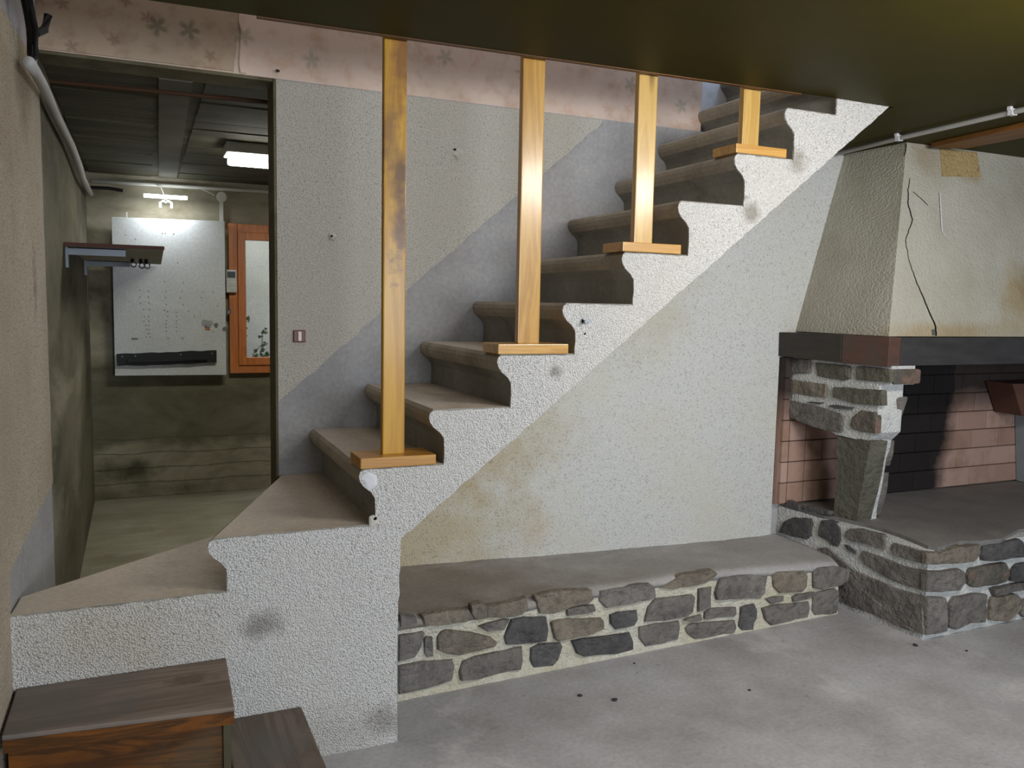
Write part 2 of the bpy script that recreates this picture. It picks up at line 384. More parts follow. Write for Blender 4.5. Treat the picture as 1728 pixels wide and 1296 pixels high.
# solid core behind the stringer
core = [(.165,0),(.165,NZ[3])]
def step_solid(k, nxt):
    pr_ = nose(k); x1 = nxt
    zb = NZ[k-1]
    return [(x1, soff(x1)+.012)]+[(NX[k]+.046, min(zb-.04, soff(NX[k]+.046)+.012) if k > 5 else zb-.08)]+pr_+[(x1, NZ[k])]
for k in range(5, 14):
    nx = NX[k+1]+.055 if k < 13 else 2.60
    y1 = 3.218 if k < 13 else 3.295
    p = step_solid(k, nx)
    bm = bmesh.new()
    ys = [2.413, 2.62, 2.82, 3.02, y1]; rings = []
    random.seed(k)
    for y in ys:
        rings.append([bm.verts.new((x+noise.noise(Vector((x*5, y*6, z*5+k)))*.003, y, z+(.004 if z >= NZ[k]-.001 else 0))) for x, z in p])
    for a, b in zip(rings[:-1], rings[1:]):
        for i in range(len(p)): bm.faces.new((a[i], a[(i+1) % len(p)], b[(i+1) % len(p)], b[i]))
    bm.faces.new(rings[0]); bm.faces.new(rings[-1][::-1])
    s = bmobj('step', bm, STEP, ST)
    s.data.materials.append(TREAD); s.data.materials.append(STEP_L)
    for f in s.data.polygons:
        if f.normal.z > .9 and abs(f.center.z-NZ[k]-.004) < .01 and f.center.x > NX[k]+.012: f.material_index = 1
        elif f.center.z > NZ[k]-.045 and f.center.x < NX[k]+.02: f.material_index = 2
# winders
def winder(name, plan, zt, zb, nosed):
    n = len(plan); cx = sum(p[0] for p in plan)/n; cy = sum(p[1] for p in plan)/n
    bm = bmesh.new(); lv = []
    for z, off in ((zb, -.045), (zt-.09, -.045), (zt-.055, -.02), (zt-.038, -.002), (zt-.020, .003), (zt-.006, -.001), (zt, -.012)):
        ring = []
        for i, (x, y) in enumerate(plan):
            if i in nosed:
                # move perpendicular to the nosed edge
                nx, ny = nosed[i]; ring.append(bm.verts.new((x+nx*off, y+ny*off, z)))
            else: ring.append(bm.verts.new((x, y, z)))
        lv.append(ring)
    for a, b in zip(lv[:-1], lv[1:]):
        for i in range(n): bm.faces.new((a[i], a[(i+1) % n], b[(i+1) % n], b[i]))
    bm.faces.new(lv[0]); bm.faces.new(lv[-1][::-1])
    o = bmobj(name, bm, STEP, ST); o.data.materials.append(TREAD)
    for f in o.data.polygons:
        if f.normal.z > .9 and f.center.z > zt-.01: f.material_index = 1
    return o
d4 = Vector((.468-.155, 3.215-2.413)).normalized(); n4 = (-d4.y, d4.x)
winder('step', [(.155,2.413),(.640,2.413),(.640,3.217),(.470,3.217)], NZ[4]+.003, .0, {0: (-1,0), 3: (-.5,.0)})
d3 = Vector((.46+.30, 3.20-2.575)).normalized(); n3 = (-d3.y, d3.x)
winder('step', [(-.330,2.413),(.215,2.413),(.467,3.216),(-.320,2.570)], NZ[3]+.003, .0, {3: (0,1)})
# landing step at the head of the flight
obj('step', prism_y([(2.56,2.2),(2.56,2.37),(2.545,2.39),(2.525,2.41),(2.52,2.43),(2.53,2.445),(5.6,2.445),(5.6,2.2)], 2.41, 3.30), STEP, ST)
# soffit slab
obj('stair_slab', prism_y([(.72,.0),(.72,soff(.72)+.002),(2.62,soff(2.62)+.002),(2.62,soff(2.62)+.03),(.72,soff(.72)+.04),(.705,.69),(.705,.0)], 2.465, 3.215), SMOOTH, ST)
# plaster repairs and a broken bracket on the face
def chip(name, c, r, mat, n=11, seed=0, th=.006, axis='y', par=None):
    random.seed(seed); V = []; m = []
    for i in range(n):
        a = 2*math.pi*i/n; rr = r*random.uniform(.65, 1.15); V.append((c[0]+math.cos(a)*rr, c[1], c[2]+math.sin(a)*rr))
        m.append((c[0]+math.cos(a)*rr*.6, c[1]-th, c[2]+math.sin(a)*rr*.6))
    k = len(V); V += m; V.append((c[0], c[1]-th*1.1, c[2]))
    F = [(i, (i+1) % n, (i+1) % n+n, i+n) for i in range(n)]+[(i+n, (i+1) % n+n, 2*n) for i in range(n)]
    return obj(name, (V, F), mat, par)
WHITEP = plain('white_filler', sh((214,212,214)), .9, .2, bumpy=.4)
DARK = plain('dark_hole', sh((24,22,20)), .9, .1)
PL2 = concrete('chipped_plaster', sh((205,200,190)), sh((170,164,150)), None, 20, .5)
chip('plaster_repair', (.625,2.408,.715), .022, PL2, seed=3, par=ST, th=.003)
chip('plaster_hole', (.630,2.4045,.725), .006, DARK, seed=4, th=.001, par=ST)
chip('plaster_repair', (.612,2.4085,.84), .025, WHITEP, seed=5, th=.003, par=ST)
HB = plain('zinc', sh((150,152,156)), .4, .5, metal=.8)
hb = obj('wall_hook', merge(box(1.322,2.395,1.322,1.350,2.410,1.334), box(1.322,2.385,1.318,1.328,2.41,1.330)), HB, ST)
chip('plaster_hole', (1.335,2.408,1.285), .004, DARK, seed=6, th=.001, par=ST)
adopt(ST)
tagc = chip('plaster_repair', (.669,3.2125,1.619), .022, PL2, seed=7, par=WB); chip('plaster_hole', (.665,3.206,1.622), .0055, DARK, seed=8, th=.001, par=WB)
chip('plaster_repair', (1.172,3.2125,1.976), .026, PL2, seed=9, par=WB); chip('plaster_hole', (1.160,3.206,1.99), .0055, DARK, seed=10, th=.001, par=WB)

# ---------------------------------------------------------------- posts
VARN = wood('varnished_pine', sh((198,152,70)), sh((170,122,50)), 'Z', .32, .5, coat=.5)
VARN2 = wood('varnished_pine_pale', sh((206,168,96)), sh((182,142,72)), 'Z', .32, .5, coat=.5)
VARN1 = wood('stained_pine', sh((200,150,36)), sh((170,120,26)), 'Z', .45, .4, coat=.2,
   stains=[((.715,2.42,1.68),.10,sh((92,58,30)),.85,(2.2,1,.5)), ((.70,2.42,1.50),.05,sh((84,52,28)),.9,(1.5,1,1)), ((.715,2.42,2.1),.10,sh((120,72,28)),.8,(2.2,1,.5)), ((.68,2.42,1.85),.08,sh((110,74,40)),.6,(2,1,.6)), ((.70,2.42,1.43),.035,sh((100,50,20)),.9,(1,1,2))])
PLATE = wood('varnished_pine_plate', sh((208,160,84)), sh((178,128,58)), 'X', .35, .5, coat=.4)
PLATE1 = wood('orange_pine_plate', sh((200,146,52)), sh((166,110,32)), 'X', .4, .5, coat=.4)
posts = [ (.583,.820,.878,.662,.732, VARN1, PLATE1, 'leftmost yellow-brown square wooden post with dark stains down its face'),
          (1.022,1.272,1.218,1.109,1.187, VARN, PLATE, 'second wooden post from the left, varnished, standing on the seventh step'),
          (1.466,1.700,1.559,1.537,1.611, VARN2, PLATE, 'third wooden post from the left with a bright glossy face'),
          (1.915,2.142,1.922,1.975,2.050, VARN2, PLATE, 'shortest wooden post, rightmost, just below the ceiling')]
for (a, b, z, p0, p1, mp, mb, lab) in posts:
    r_ = empty('stair_post', (a, 2.405, z), lab, 'post', 'wooden posts standing on the stair edge')
    bev('shaft', box(p0, 2.447, z+.032, p1, 2.473, 2.36), mp, r_, .004)
    bev('base_plate', box(a, 2.402, z+.001, b, 2.535, z+.033), mb, r_, .003)
    adopt(r_)

# ---------------------------------------------------------------- wooden starter steps
OLDW = wood('worn_wood', sh((136,120,106)), sh((104,88,76)), 'X', .6, .35, stains=[((-.25,2.3,.36),.3,sh((104,100,98)),.6,(1,1,1)), ((.1,2.3,.36),.07,sh((70,52,40)),.6,(.7,2,1))])
OLDWY = wood('worn_wood_dark', sh((118,104,92)), sh((90,78,68)), 'Y', .6, .35, stains=[((.3,2.2,.17),.12,sh((98,94,92)),.6,(1,1,1))])
RISW = wood('stained_riser', sh((124,72,18)), sh((58,36,10)), 'X', .5, .4, stains=[((.1,2.12,.2),.12,sh((92,84,66)),.5,(1,1,1)), ((-.2,2.12,.15),.16,sh((70,40,14)),.7,(1,1,1))])
GRW = plain('grey_green_wood', sh((86,80,58)), .7, .3)
w2 = empty('wooden_step', (-.07,2.25,0), 'worn wooden step with a broad tread and dark orange-brown riser at lower left', 'step')
tv = [(-.321,2.150),(.190,2.096),(.197,2.407),(-.321,2.407)]
bev('tread', prism_z(tv, .344, .357), OLDW, w2, .004)
obj('nosing', prism_z([(-.320,2.152),(.189,2.098),(.190,2.128),(-.318,2.181)], .312, .3435), RISW, w2)
obj('riser', prism_z([(-.315,2.192),(.165,2.140),(.165,2.155),(-.315,2.207)], 0, .327), RISW, w2)
obj('side_board', prism_z([(.165,2.128),(.183,2.126),(.183,2.405),(.165,2.405)], 0, .318), GRW, w2)
adopt(w2)
w1 = empty('wooden_step', (.3,2.1,0), 'low worn wooden step with grey-brown tread, nearest the floor at bottom left', 'step')
bev('tread', prism_z([(.187,1.50),(.418,1.50),(.407,2.407),(.187,2.407)], .142, .172), OLDWY, w1, .004)
obj('side_board', prism_z([(.385,1.53),(.40,1.53),(.392,2.405),(.378,2.405)], 0, .142), GRW, w1)
obj('side_board', prism_z([(.19,1.53),(.205,1.53),(.205,2.405),(.19,2.405)], 0, .142), GRW, w1)
obj('riser', box(.19,1.515,0,.40,1.53,.142), RISW, w1)
adopt(w1)
STONES = {
 'bench': ((0.79, 2.675),(2.85, 2.744),[
  [(-1,304),(53,286),(57,269),(0,268)],
  [(77,292),(170,295),(249,284),(260,265),(242,247),(164,249),(88,256)],
  [(263,302),(299,305),(323,286),(320,249),(282,249),(267,271)],
  [(325,286),(418,290),(482,298),(487,259),(464,241),(389,242),(328,248)],
  [(521,297),(619,304),(758,289),(766,255),(743,240),(669,236),(606,220),(542,233)],
  [(804,279),(911,279),(1025,281),(1057,259),(1063,220),(1028,214),(896,210),(836,211),(805,242)],
  [(1088,257),(1196,292),(1347,293),(1373,274),(1349,257),(1258,244),(1153,241)],
  [(293,218),(389,230),(412,224),(390,193),(330,197)],
  [(427,222),(480,224),(566,210),(579,159),(569,121),(498,120),(406,136),(399,166)],
  [(591,186),(622,192),(812,170),(826,150),(831,123),(739,115),(625,112),(608,125)],
  [(658,227),(702,231),(772,228),(781,207),(736,202),(662,206)],
  [(854,175),(889,181),(976,176),(984,140),(969,118),(882,117),(857,145)],
  [(1018,127),(1034,179),(1073,211),(1249,202),(1264,184),(1257,130),(1225,115),(1123,113)],
  [(1282,221),(1345,221),(1344,134),(1284,130)],
  [(1211,99),(1235,106),(1296,110),(1304,91),(1255,87)],
  [(-7,232),(78,232),(85,224),(68,180),(48,147),(-6,143)],
  [(87,204),(95,212),(112,206),(118,138),(99,140),(89,156)],
  [(137,202),(150,220),(171,225),(264,199),(338,169),(367,147),(361,134),(295,128),(222,123),(172,142),(137,162)],
  [(-6,123),(82,124),(190,111),(197,83),(188,40),(104,28),(-5,25)],
  [(234,97),(280,106),(391,108),(467,111),(469,62),(462,31),(363,28),(289,24),(227,34),(223,64)],
  [(510,98),(545,110),(629,99),(638,82),(623,35),(603,18),(524,24),(509,55)],
  [(682,99),(773,97),(944,89),(963,52),(969,17),(877,17),(741,31),(708,50)],
  [(992,105),(1077,107),(1183,98),(1189,70),(1182,28),(1099,22),(1027,24),(998,61)],
  [(1223,62),(1248,77),(1477,57),(1487,29),(1469,10),(1356,10),(1272,13),(1234,39)],
  [(1319,116),(1350,129),(1480,114),(1486,91),(1476,79),(1384,87),(1320,92)],
  [(1513,109),(1579,115),(1598,83),(1597,52),(1584,32),(1581,1),(1519,8),(1506,30)],
  [(1632,87),(1694,92),(1896,78),(1908,47),(1901,10),(1793,8),(1682,9),(1652,39)],
  [(1652,125),(1692,131),(1750,123),(1751,106),(1682,104)],
  [(1804,113),(1833,122),(1936,117),(1941,103),(1883,97),(1809,96)],
  [(1931,99),(1954,115),(2053,118),(2073,103),(2084,49),(2075,-2),(1944,12),(1929,44)],
  [(1367,196),(1391,254),(1526,249),(1594,243),(1651,224),(1644,158),(1617,133),(1521,150),(1379,166)],
  [(1680,229),(1708,239),(1862,224),(1885,198),(1879,153),(1856,133),(1725,148),(1694,178)],
  [(1917,213),(1946,228),(2045,223),(2149,193),(2133,152),(2096,133),(1978,128),(1928,142)],
 ]),
 'hearthL': ((2.93, 3.22),(2.975, 2.359),[
  [(23,252),(44,308),(111,351),(225,371),(236,350),(227,286),(204,262),(118,254),(69,254)],
  [(285,377),(325,389),(369,389),(396,366),(405,315),(392,278),(363,274),(318,292),(272,298)],
  [(429,359),(456,381),(511,392),(629,398),(643,379),(644,335),(548,335),(460,325),(430,336)],
  [(430,299),(447,300),(490,286),(492,269),(448,280)],
  [(55,411),(76,428),(150,420),(149,395),(63,387)],
  [(173,421),(214,431),(330,433),(336,419),(257,402),(185,403)],
  [(676,365),(690,377),(749,379),(845,377),(848,330),(782,324),(694,325),(678,341)],
  [(519,280),(534,298),(604,299),(666,295),(738,290),(846,297),(852,217),(762,208),(672,212),(545,238)],
  [(244,184),(277,241),(340,258),(482,197),(581,188),(734,183),(849,190),(861,29),(776,18),(593,27),(495,21),(299,25),(251,33)],
  [(594,440),(716,431),(854,411),(855,405),(776,400),(657,415)],
 ]),
 'hearthF': ((2.975, 2.359),(3.644, 2.37),[
  [(-23,384),(50,376),(144,387),(291,385),(291,350),(263,322),(84,327),(-19,337)],
  [(-21,304),(81,292),(176,290),(200,277),(212,234),(186,200),(82,206),(-13,219)],
  [(-10,190),(100,173),(114,90),(111,33),(6,29)],
  [(323,336),(326,373),(372,378),(451,378),(555,382),(581,367),(601,321),(589,301),(420,304),(329,314)],
  [(240,257),(256,281),(344,284),(470,283),(489,258),(499,235),(479,205),(417,192),(276,202),(244,222)],
  [(517,222),(546,251),(569,265),(718,261),(731,196),(562,190),(524,200)],
  [(400,172),(435,176),(626,176),(763,175),(766,152),(632,148),(422,145)],
  [(142,55),(140,139),(167,166),(280,167),(363,153),(370,107),(369,61),(352,37),(263,45),(182,28),(151,38)],
  [(402,118),(420,135),(561,129),(601,102),(597,64),(556,31),(526,11),(411,33),(403,75)],
  [(617,33),(627,93),(739,97),(784,15),(641,13)],
  [(629,373),(737,378),(866,376),(868,297),(664,298),(632,318)],
  [(752,266),(925,269),(951,203),(778,196)],
  [(809,91),(993,95),(1012,17),(836,13)],
 ]),
 'consL': ((2.93, 3.22),(2.955, 2.6),[
  [(11,1132),(166,1139),(171,1072),(27,1060)],
  [(198,1126),(259,1126),(384,1128),(408,1118),(412,1070),(371,1055),(213,1064)],
  [(440,1125),(467,1130),(628,1128),(632,1073),(508,1067),(444,1067)],
  [(19,1022),(78,1032),(271,1030),(278,1023),(278,968),(147,963),(23,965)],
  [(316,1019),(354,1024),(589,1033),(598,967),(443,958),(319,972)],
  [(158,931),(191,938),(267,941),(233,930)],
  [(293,931),(331,939),(440,941),(427,928),(342,921)],
  [(21,915),(53,927),(244,917),(372,902),(383,888),(379,814),(281,812),(179,821),(59,845)],
  [(423,855),(434,895),(482,932),(561,933),(572,906),(573,840),(489,835),(438,842)],
 ]),
 'consF': ((2.955, 2.6),(3.3, 2.6),[
  [(23,1127),(173,1133),(181,1118),(179,1068),(89,1063),(28,1070)],
 ]),
 'consM': ((2.955, 2.69),(3.3, 2.69),[
  [(74,1023),(136,1016),(153,991),(140,962),(78,955)],
  [(178,938),(201,1001),(213,982),(195,926),(177,919)],
  [(42,924),(165,916),(163,878),(141,842),(50,831)],
 ]),
}

# ---------------------------------------------------------------- stonework
def stone_mat(name, a, b, c, warm=None):
    m = NT(name, .8, .3)
    oi = m.n('ShaderNodeObjectInfo')
    n = m.noise(7, 7, .68, None, .5); n2 = m.noise(38, 4, .6)
    base = m.mix(oi.outputs['Random'], a, b)
    cc = m.mix(m.vr(n, .40, .66, 0, .9), base, c)
    cc = m.mix(m.vr(n2, .48, .75, 0, .5), cc, (.03,.03,.03,1))
    if warm: cc = m.mix(m.vr(m.noise(11, 3), .5, .62, 0, .7), cc, warm)
    m.col(cc); m.bump(m.math('ADD', n, m.math('MULTIPLY', n2, .7)), 1, .022); return m.m
S_A = stone_mat('schist', sh((118,112,105)), sh((132,126,119)), sh((96,91,87)))
S_B = stone_mat('schist_brown', sh((128,118,104)), sh((138,127,112)), sh((104,96,86)))
S_D = stone_mat('schist_dark', sh((88,85,84)), sh((104,101,99)), sh((66,65,65)))
S_R = stone_mat('schist_rusty', sh((100,94,86)), sh((116,108,98)), sh((78,76,66)), sh((128,100,86)))
S_G = stone_mat('schist_green', sh((110,107,92)), sh((100,98,86)), sh((90,86,74)))
def mortar(name, a, b, st):
    m = NT(name, .95, .15); n = m.noise(30, 5, .7); n3 = m.noise(4, 4, .6)
    c = m.mix(m.vr(n, .4, .7, 0, .7), a, b); c = m.mix(m.vr(n3, .45, .65, 0, .6), c, st)
    m.col(c); m.bump(m.math('ADD', n, m.noise(90, 2)), .9, .012); return m.m
MORT = mortar('cream_mortar', sh((208,203,188)), sh((166,160,144)), sh((190,180,150)))
MORTG = mortar('pale_grey_mortar', sh((206,206,202)), sh((168,168,164)), sh((212,209,202)))
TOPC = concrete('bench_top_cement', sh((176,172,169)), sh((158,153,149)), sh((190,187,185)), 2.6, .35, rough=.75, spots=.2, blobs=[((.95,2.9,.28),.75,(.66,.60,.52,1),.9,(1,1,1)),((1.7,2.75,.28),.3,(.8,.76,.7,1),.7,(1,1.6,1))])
SLABC = concrete('hearth_slab_stone', sh((142,138,134)), sh((124,120,116)), sh((154,147,138)), 3.5, .4, rough=.6, spots=.2)

def stone(plane, poly, mat, parent, t=.018, back=.02, seed=0, grow=1):
    A, B, _ = plane; L = math.hypot(B[0]-A[0], B[1]-A[1]); tx, ty = (B[0]-A[0])/L, (B[1]-A[1])/L
    nx, ny = ty, -tx
    P = [(s/1000, z/1000) for s, z in poly]; c0 = sum(q[0] for q in P)/len(P); c1 = sum(q[1] for q in P)/len(P)
    P = [(s+(.003 if s > c0 else -.003)*grow, z+(.0025 if z > c1 else -.0025)*grow) for s, z in P]
    n0 = len(P); random.seed(seed)
    Q = []
    for i in range(n0):     # split the long edges, jitter
        a, b = P[i], P[(i+1) % n0]; d = math.hypot(b[0]-a[0], b[1]-a[1]); k = max(1, min(4, int(d/.035)))
        for j in range(k):
            u = j/k; jt = .0022 if j else 0
            Q.append((a[0]+(b[0]-a[0])*u+random.uniform(-jt, jt), a[1]+(b[1]-a[1])*u+random.uniform(-jt, jt)))
    n = len(Q); cx = sum(q[0] for q in Q)/n; cz = sum(q[1] for q in Q)/n
    def pos(s, z, o): return (A[0]+tx*s+nx*o, A[1]+ty*s+ny*o, z)
    V = []; rings = [(1.0, -back), (1.0, t*.55), (.97, t*.95), (.80, t), (.55, t), (.28, t)]
    tilt = random.uniform(-.05, .05); tz = random.uniform(-.06, .06)
    for sc, o in rings:
        for (s, z) in Q:
            ds, dz = (s-cx), (z-cz); w = math.hypot(ds, dz)
            ins = (1-sc) if sc < .9 else min((1-sc)*2, .0045/max(w, .01))
            ss, zz = cx+ds*(1-ins), cz+dz*(1-ins)
            oo = o+(noise.noise(Vector((ss*14, zz*14, seed)))*.010*min(1, t/.014)+noise.noise(Vector((ss*45, zz*45, seed)))*.004*min(1, t/.014)+(tilt*ds+tz*dz)*min(1, t/.014)**2 if o > .3*t else 0)
            V.append(pos(ss, zz, oo))
    V.append(pos(cx, cz, t+noise.noise(Vector((cx*14, cz*14, seed)))*.006))
    F = []
    for r in range(len(rings)-1):
        for i in range(n): F.append((r*n+i, r*n+(i+1) % n, (r+1)*n+(i+1) % n, (r+1)*n+i))
    k = (len(rings)-1)*n
    for i in range(n): F.append((k+i, k+(i+1) % n, len(V)-1))
    F.append(tuple(range(n))[::-1])
    return obj('stone', (V, F), mat, parent)
def interp(t, x):
    if x <= t[0][0]: return t[0][1]
    for (a, u), (b, v) in zip(t[:-1], t[1:]):
        if x <= b: return u+(v-u)*(x-a)/(b-a)
    return t[-1][1]
# bench
BN = empty('stone_bench', (1.8,2.95,0), 'low grey fieldstone bench with pale mortar and cement top under the stairs', 'bench')
PB = STONES['bench']; (ax, ay), (bx_, by_), polys = PB
TF = [(-.1,.287),(.42,.281),(.73,.290),(1.29,.292),(1.6,.271),(2.03,.240),(2.2,.215)]
TBK = [(.7,.300),(.96,.292),(1.358,.279),(1.857,.26),(2.451,.241),(2.93,.239)]
def fy(x): return 2.675+(x-.79)*.0335
# mortar core, its face a rough grid
def core_face(x0, x1, nx_, nz_, topz):
    V, F = [], []
    for i in range(nx_+1):
        x = x0+(x1-x0)*i/nx_; zt = topz(x)
        for j in range(nz_+1):
            z = zt*j/nz_; V.append((x, fy(x)+noise.noise(Vector((x*22, z*22, 3)))*.004-(.012*max(0, 1-z/.03) if z < .03 else 0), z))
    for i in range(nx_):
        for j in range(nz_): F.append((i*(nz_+1)+j, (i+1)*(nz_+1)+j, (i+1)*(nz_+1)+j+1, i*(nz_+1)+j+1))
    b = len(V)
    V += [(x0, 3.21, 0), (x1, 3.21, 0), (x1, 3.21, topz(x1)), (x0, 3.21, topz(x0))]
    F += [(b, b+1, b+2, b+3)]
    F += [tuple([i*(nz_+1)+nz_ for i in range(nx_+1)]+[b+2, b+3])]
    F += [tuple([nx_*(nz_+1)+j for j in range(nz_+1)][::-1]+[b+1, b+2][::1])[:0] or (nx_*(nz_+1), b+1, b+2, nx_*(nz_+1)+nz_)]
    return V, F
obj('mortar_core', core_face(.708, 2.872, 120, 14, lambda x: interp(TF, x-.79)-.012), MORT, BN)
cyc = [S_A, S_B, S_A, S_A, S_B, S_D, S_A]
picks = {2:S_B,3:S_B,4:S_B,5:S_A,6:S_B,8:S_D,9:S_B,11:S_D,12:S_A,13:S_A,15:S_A,17:S_B,18:S_A,19:S_A,20:S_D,21:S_D,22:S_A,25:S_D,26:S_A,29:S_A,30:S_A,31:S_B,32:S_A}
for i, p in enumerate(polys):
    stone(PB, p, picks.get(i, cyc[i % 7]), BN, t=.013, seed=i+1)
# cement top, a lumpy slab
V, F = [], []
NXb, NYb = 90, 14
for L in range(2):
    for i in range(NXb+1):
        u = i/NXb; x = .708+(2.935-.708)*u
        yf = fy(min(x, 2.90))-.003+noise.noise(Vector((x*9, 0, 5)))*.006+noise.noise(Vector((x*30, 0, 5)))*.003
        if x > 2.87: yf += (x-2.87)*1.5
        for j in range(NYb+1):
            v = j/NYb; y = yf+(3.215-yf)*v
            zf = interp(TF, x-.79); zb = interp(TBK, x); z = zf+(zb-zf)*min(1, v*1.1)+noise.noise(Vector((x*6, y*8, 1)))*.005+noise.noise(Vector((x*25, y*25, 1)))*.0015
            if j == 0: z -= .010
            V.append((x, y, z-(.028 if L else 0)))
def g(L, i, j): return L*(NXb+1)*(NYb+1)+i*(NYb+1)+j
for i in range(NXb):
    for j in range(NYb):
        F.append((g(0,i,j), g(0,i+1,j), g(0,i+1,j+1), g(0,i,j+1))); F.append((g(1,i,j), g(1,i,j+1), g(1,i+1,j+1), g(1,i+1,j)))
    F.append((g(0,i,0), g(1,i,0), g(1,i+1,0), g(0,i+1,0)))
for j in range(NYb):
    F.append((g(0,0,j), g(0,0,j+1), g(1,0,j+1), g(1,0,j))); F.append((g(0,NXb,j), g(1,NXb,j), g(1,NXb,j+1), g(0,NXb,j+1)))
obj('cement_top', (V, F), TOPC, BN, smooth=True)
adopt(BN)

# ---------------------------------------------------------------- fireplace
FP = empty('stone_fireplace', (3.9,2.8,0), 'corner stone fireplace with raised hearth, dark mantel and roughcast hood', 'fireplace')
obj('mortar_core', prism_z([(2.930,3.218),(2.977,2.371),(5.10,2.40),(5.10,3.218)], 0, .385), MORTG, FP)
PH, PF = STONES['hearthL'], STONES['hearthF']
hl = {0:S_D,1:S_D,2:S_A,3:S_D,4:S_D,5:S_D,6:S_A,7:S_A,8:S_A,9:S_D}
for i, p in enumerate(PH[2][:9]): stone(PH, p, hl[i], FP, t=.009, seed=50+i, grow=0)
hf = {0:S_B,1:S_A,2:S_A,4:S_R,3:S_D}
for i, p in enumerate(PF[2]): stone(PF, p, hf.get(i, cyc[i % 7]), FP, t=.014, seed=80+i)
random.seed(12)
x = 4.0
while x < 5.0:      # rest of the front, beyond the picture
    for z0, z1 in ((.02,.15),(.17,.27),(.29,.36)):
        w = random.uniform(.16, .24)
        stone(PF, [(int((x-2.975)*1000), int(z0*1000)), (int((x-2.975+w-.03)*1000), int(z0*1000)), (int((x-2.975+w-.03)*1000), int(z1*1000)), (int((x-2.975)*1000), int(z1*1000))], S_A, FP, t=.014, seed=int(x*100+z0*50))
    x += .22
# hearth slab with an irregular edge
edge = [(2.935,3.215),(2.950,2.93),(2.985,2.87),(3.000,2.80),(3.022,2.735),(3.03,2.66),(3.025,2.56),(3.010,2.47),(2.992,2.385),(3.012,2.355),(3.08,2.372),(3.188,2.392),(3.269,2.360),(3.395,2.350),(3.50,2.385),(3.614,2.425),(3.9,2.42),(4.4,2.41),(5.08,2.42),(5.08,3.215)]
bm = bmesh.new()
t_ = [bm.verts.new((x, y, .402+noise.noise(Vector((x*5,y*5,0)))*.004)) for x, y in edge]; b_ = [bm.verts.new((x+.012, y+.012, .368)) for x, y in edge]
bm.faces.new(t_); bm.faces.new(b_[::-1])
for i in range(len(edge)): bm.faces.new((t_[i], b_[i], b_[(i+1) % len(edge)], t_[(i+1) % len(edge)]))
bmobj('hearth_slab', bm, SLABC, FP)
# refractory bricks on the back, each its own piece
def brick_mat():
    m = NT('refractory_brick', .9, .2)
    oi = m.n('ShaderNodeObjectInfo'); x, y, z = m.xyz()
    base = m.mix(oi.outputs['Random'], sh((178,148,134)), sh((160,128,112)))
    base = m.mix(m.vr(m.noise(9, 5, .6), .45, .7, 0, .6), base, sh((134,104,84)))
    # soot: heavy between x 3.45 and 4.02, rising fan above
    cx = m.math('ABSOLUTE', m.math('SUBTRACT', x, 3.66))
    k = m.math('SUBTRACT', cx, m.math('MULTIPLY', m.vr(z, .42, 1.0), .12))
    k = m.math('ADD', k, m.math('MULTIPLY', m.math('SUBTRACT', m.noise(6, 4, .6), .5), .14))
    soot = m.vr(k, .40, .30)
    up = m.vr(m.math('ADD', z, m.math('MULTIPLY', m.noise(4), .12)), .88, 1.02)
    soot = m.math('MAXIMUM', soot, m.math('MULTIPLY', up, .93))
    c = m.mix(m.math('MULTIPLY', soot, .97), base, sh((24,24,26)))
    m.col(c); m.bump(m.noise(60, 4, .6), .3, .004); return m.m
BRK = brick_mat()
me0 = {}
for row in range(7):
    z = .408+row*.1055; x = 2.925 if row % 2 else 2.925
    bw = .104
    cols = [(2.905, .045)] if True else []
    xx = 2.952
    for (x0, w) in [(2.890,.040)]+[(2.934+.108*i if i < 1 else 3.042+.222*(i-1)-(.0 if row % 2 else .111 if i > 1 else 0), .104 if i < 1 else .218) for i in range(0, 11)]:
        if row % 2 == 0 and x0 > 2.95 and abs(x0-3.042) < .001: w = .107
        if x0 > 4.72: continue
        key = round(w, 3)
        if key not in me0:
            tmp = bev('brick', box(0,0,0,key,.03,.1015), BRK, FP, .003, 1); me0[key] = tmp.data; bpy.data.objects.remove(tmp)
        # placed copies share the brick's mesh shape but keep world-positioned colour
        me = me0[key].copy()
        for vv in me.vertices: vv.co += Vector((x0, 3.165, z))
        o = bpy.data.objects.new('brick', me); C.objects.link(o); o.parent = FP
obj('brick_bed', box(2.888,3.19,.40,4.76,3.215,1.14), BRK, FP)
# pillar under the mantel: console and leaning stone
SL, SF, SM = STONES['consL'], STONES['consF'], STONES['consM']
obj('console_core', prism_x([(3.212,.852),(2.95,.825),(2.88,.800),(2.70,.795),(2.655,.84),(2.655,1.055),(2.60,1.06),(2.60,1.142),(3.212,1.142)], 2.956, 3.10), MORTG, FP)
for v in [o for o in FP.children if o.name.startswith('console_core')][0].data.vertices:
    if v.co.x < 3: v.co.x = 2.932+.025*(3.22-v.co.y)/.62
for i, p in enumerate(SL[2]): stone(SL, p, [S_A,S_G,S_G,S_B,S_G,S_D,S_D,S_A,S_R][i], FP, t=.010, seed=120+i, grow=0)
bev('stone', box(2.962,2.585,1.062,3.125,2.72,1.128), S_R, FP, .012, 2)
bev('stone', hexa([(3.02,2.66,.90),(3.112,2.66,.90),(3.112,2.75,.90),(3.02,2.75,.90)], [(3.02,2.66,1.0),(3.13,2.645,1.0),(3.13,2.75,1.0),(3.02,2.75,1.0)]), S_A, FP, .012, 2)
for i, p in enumerate(SM[2][:1]+SM[2][2:]): pass
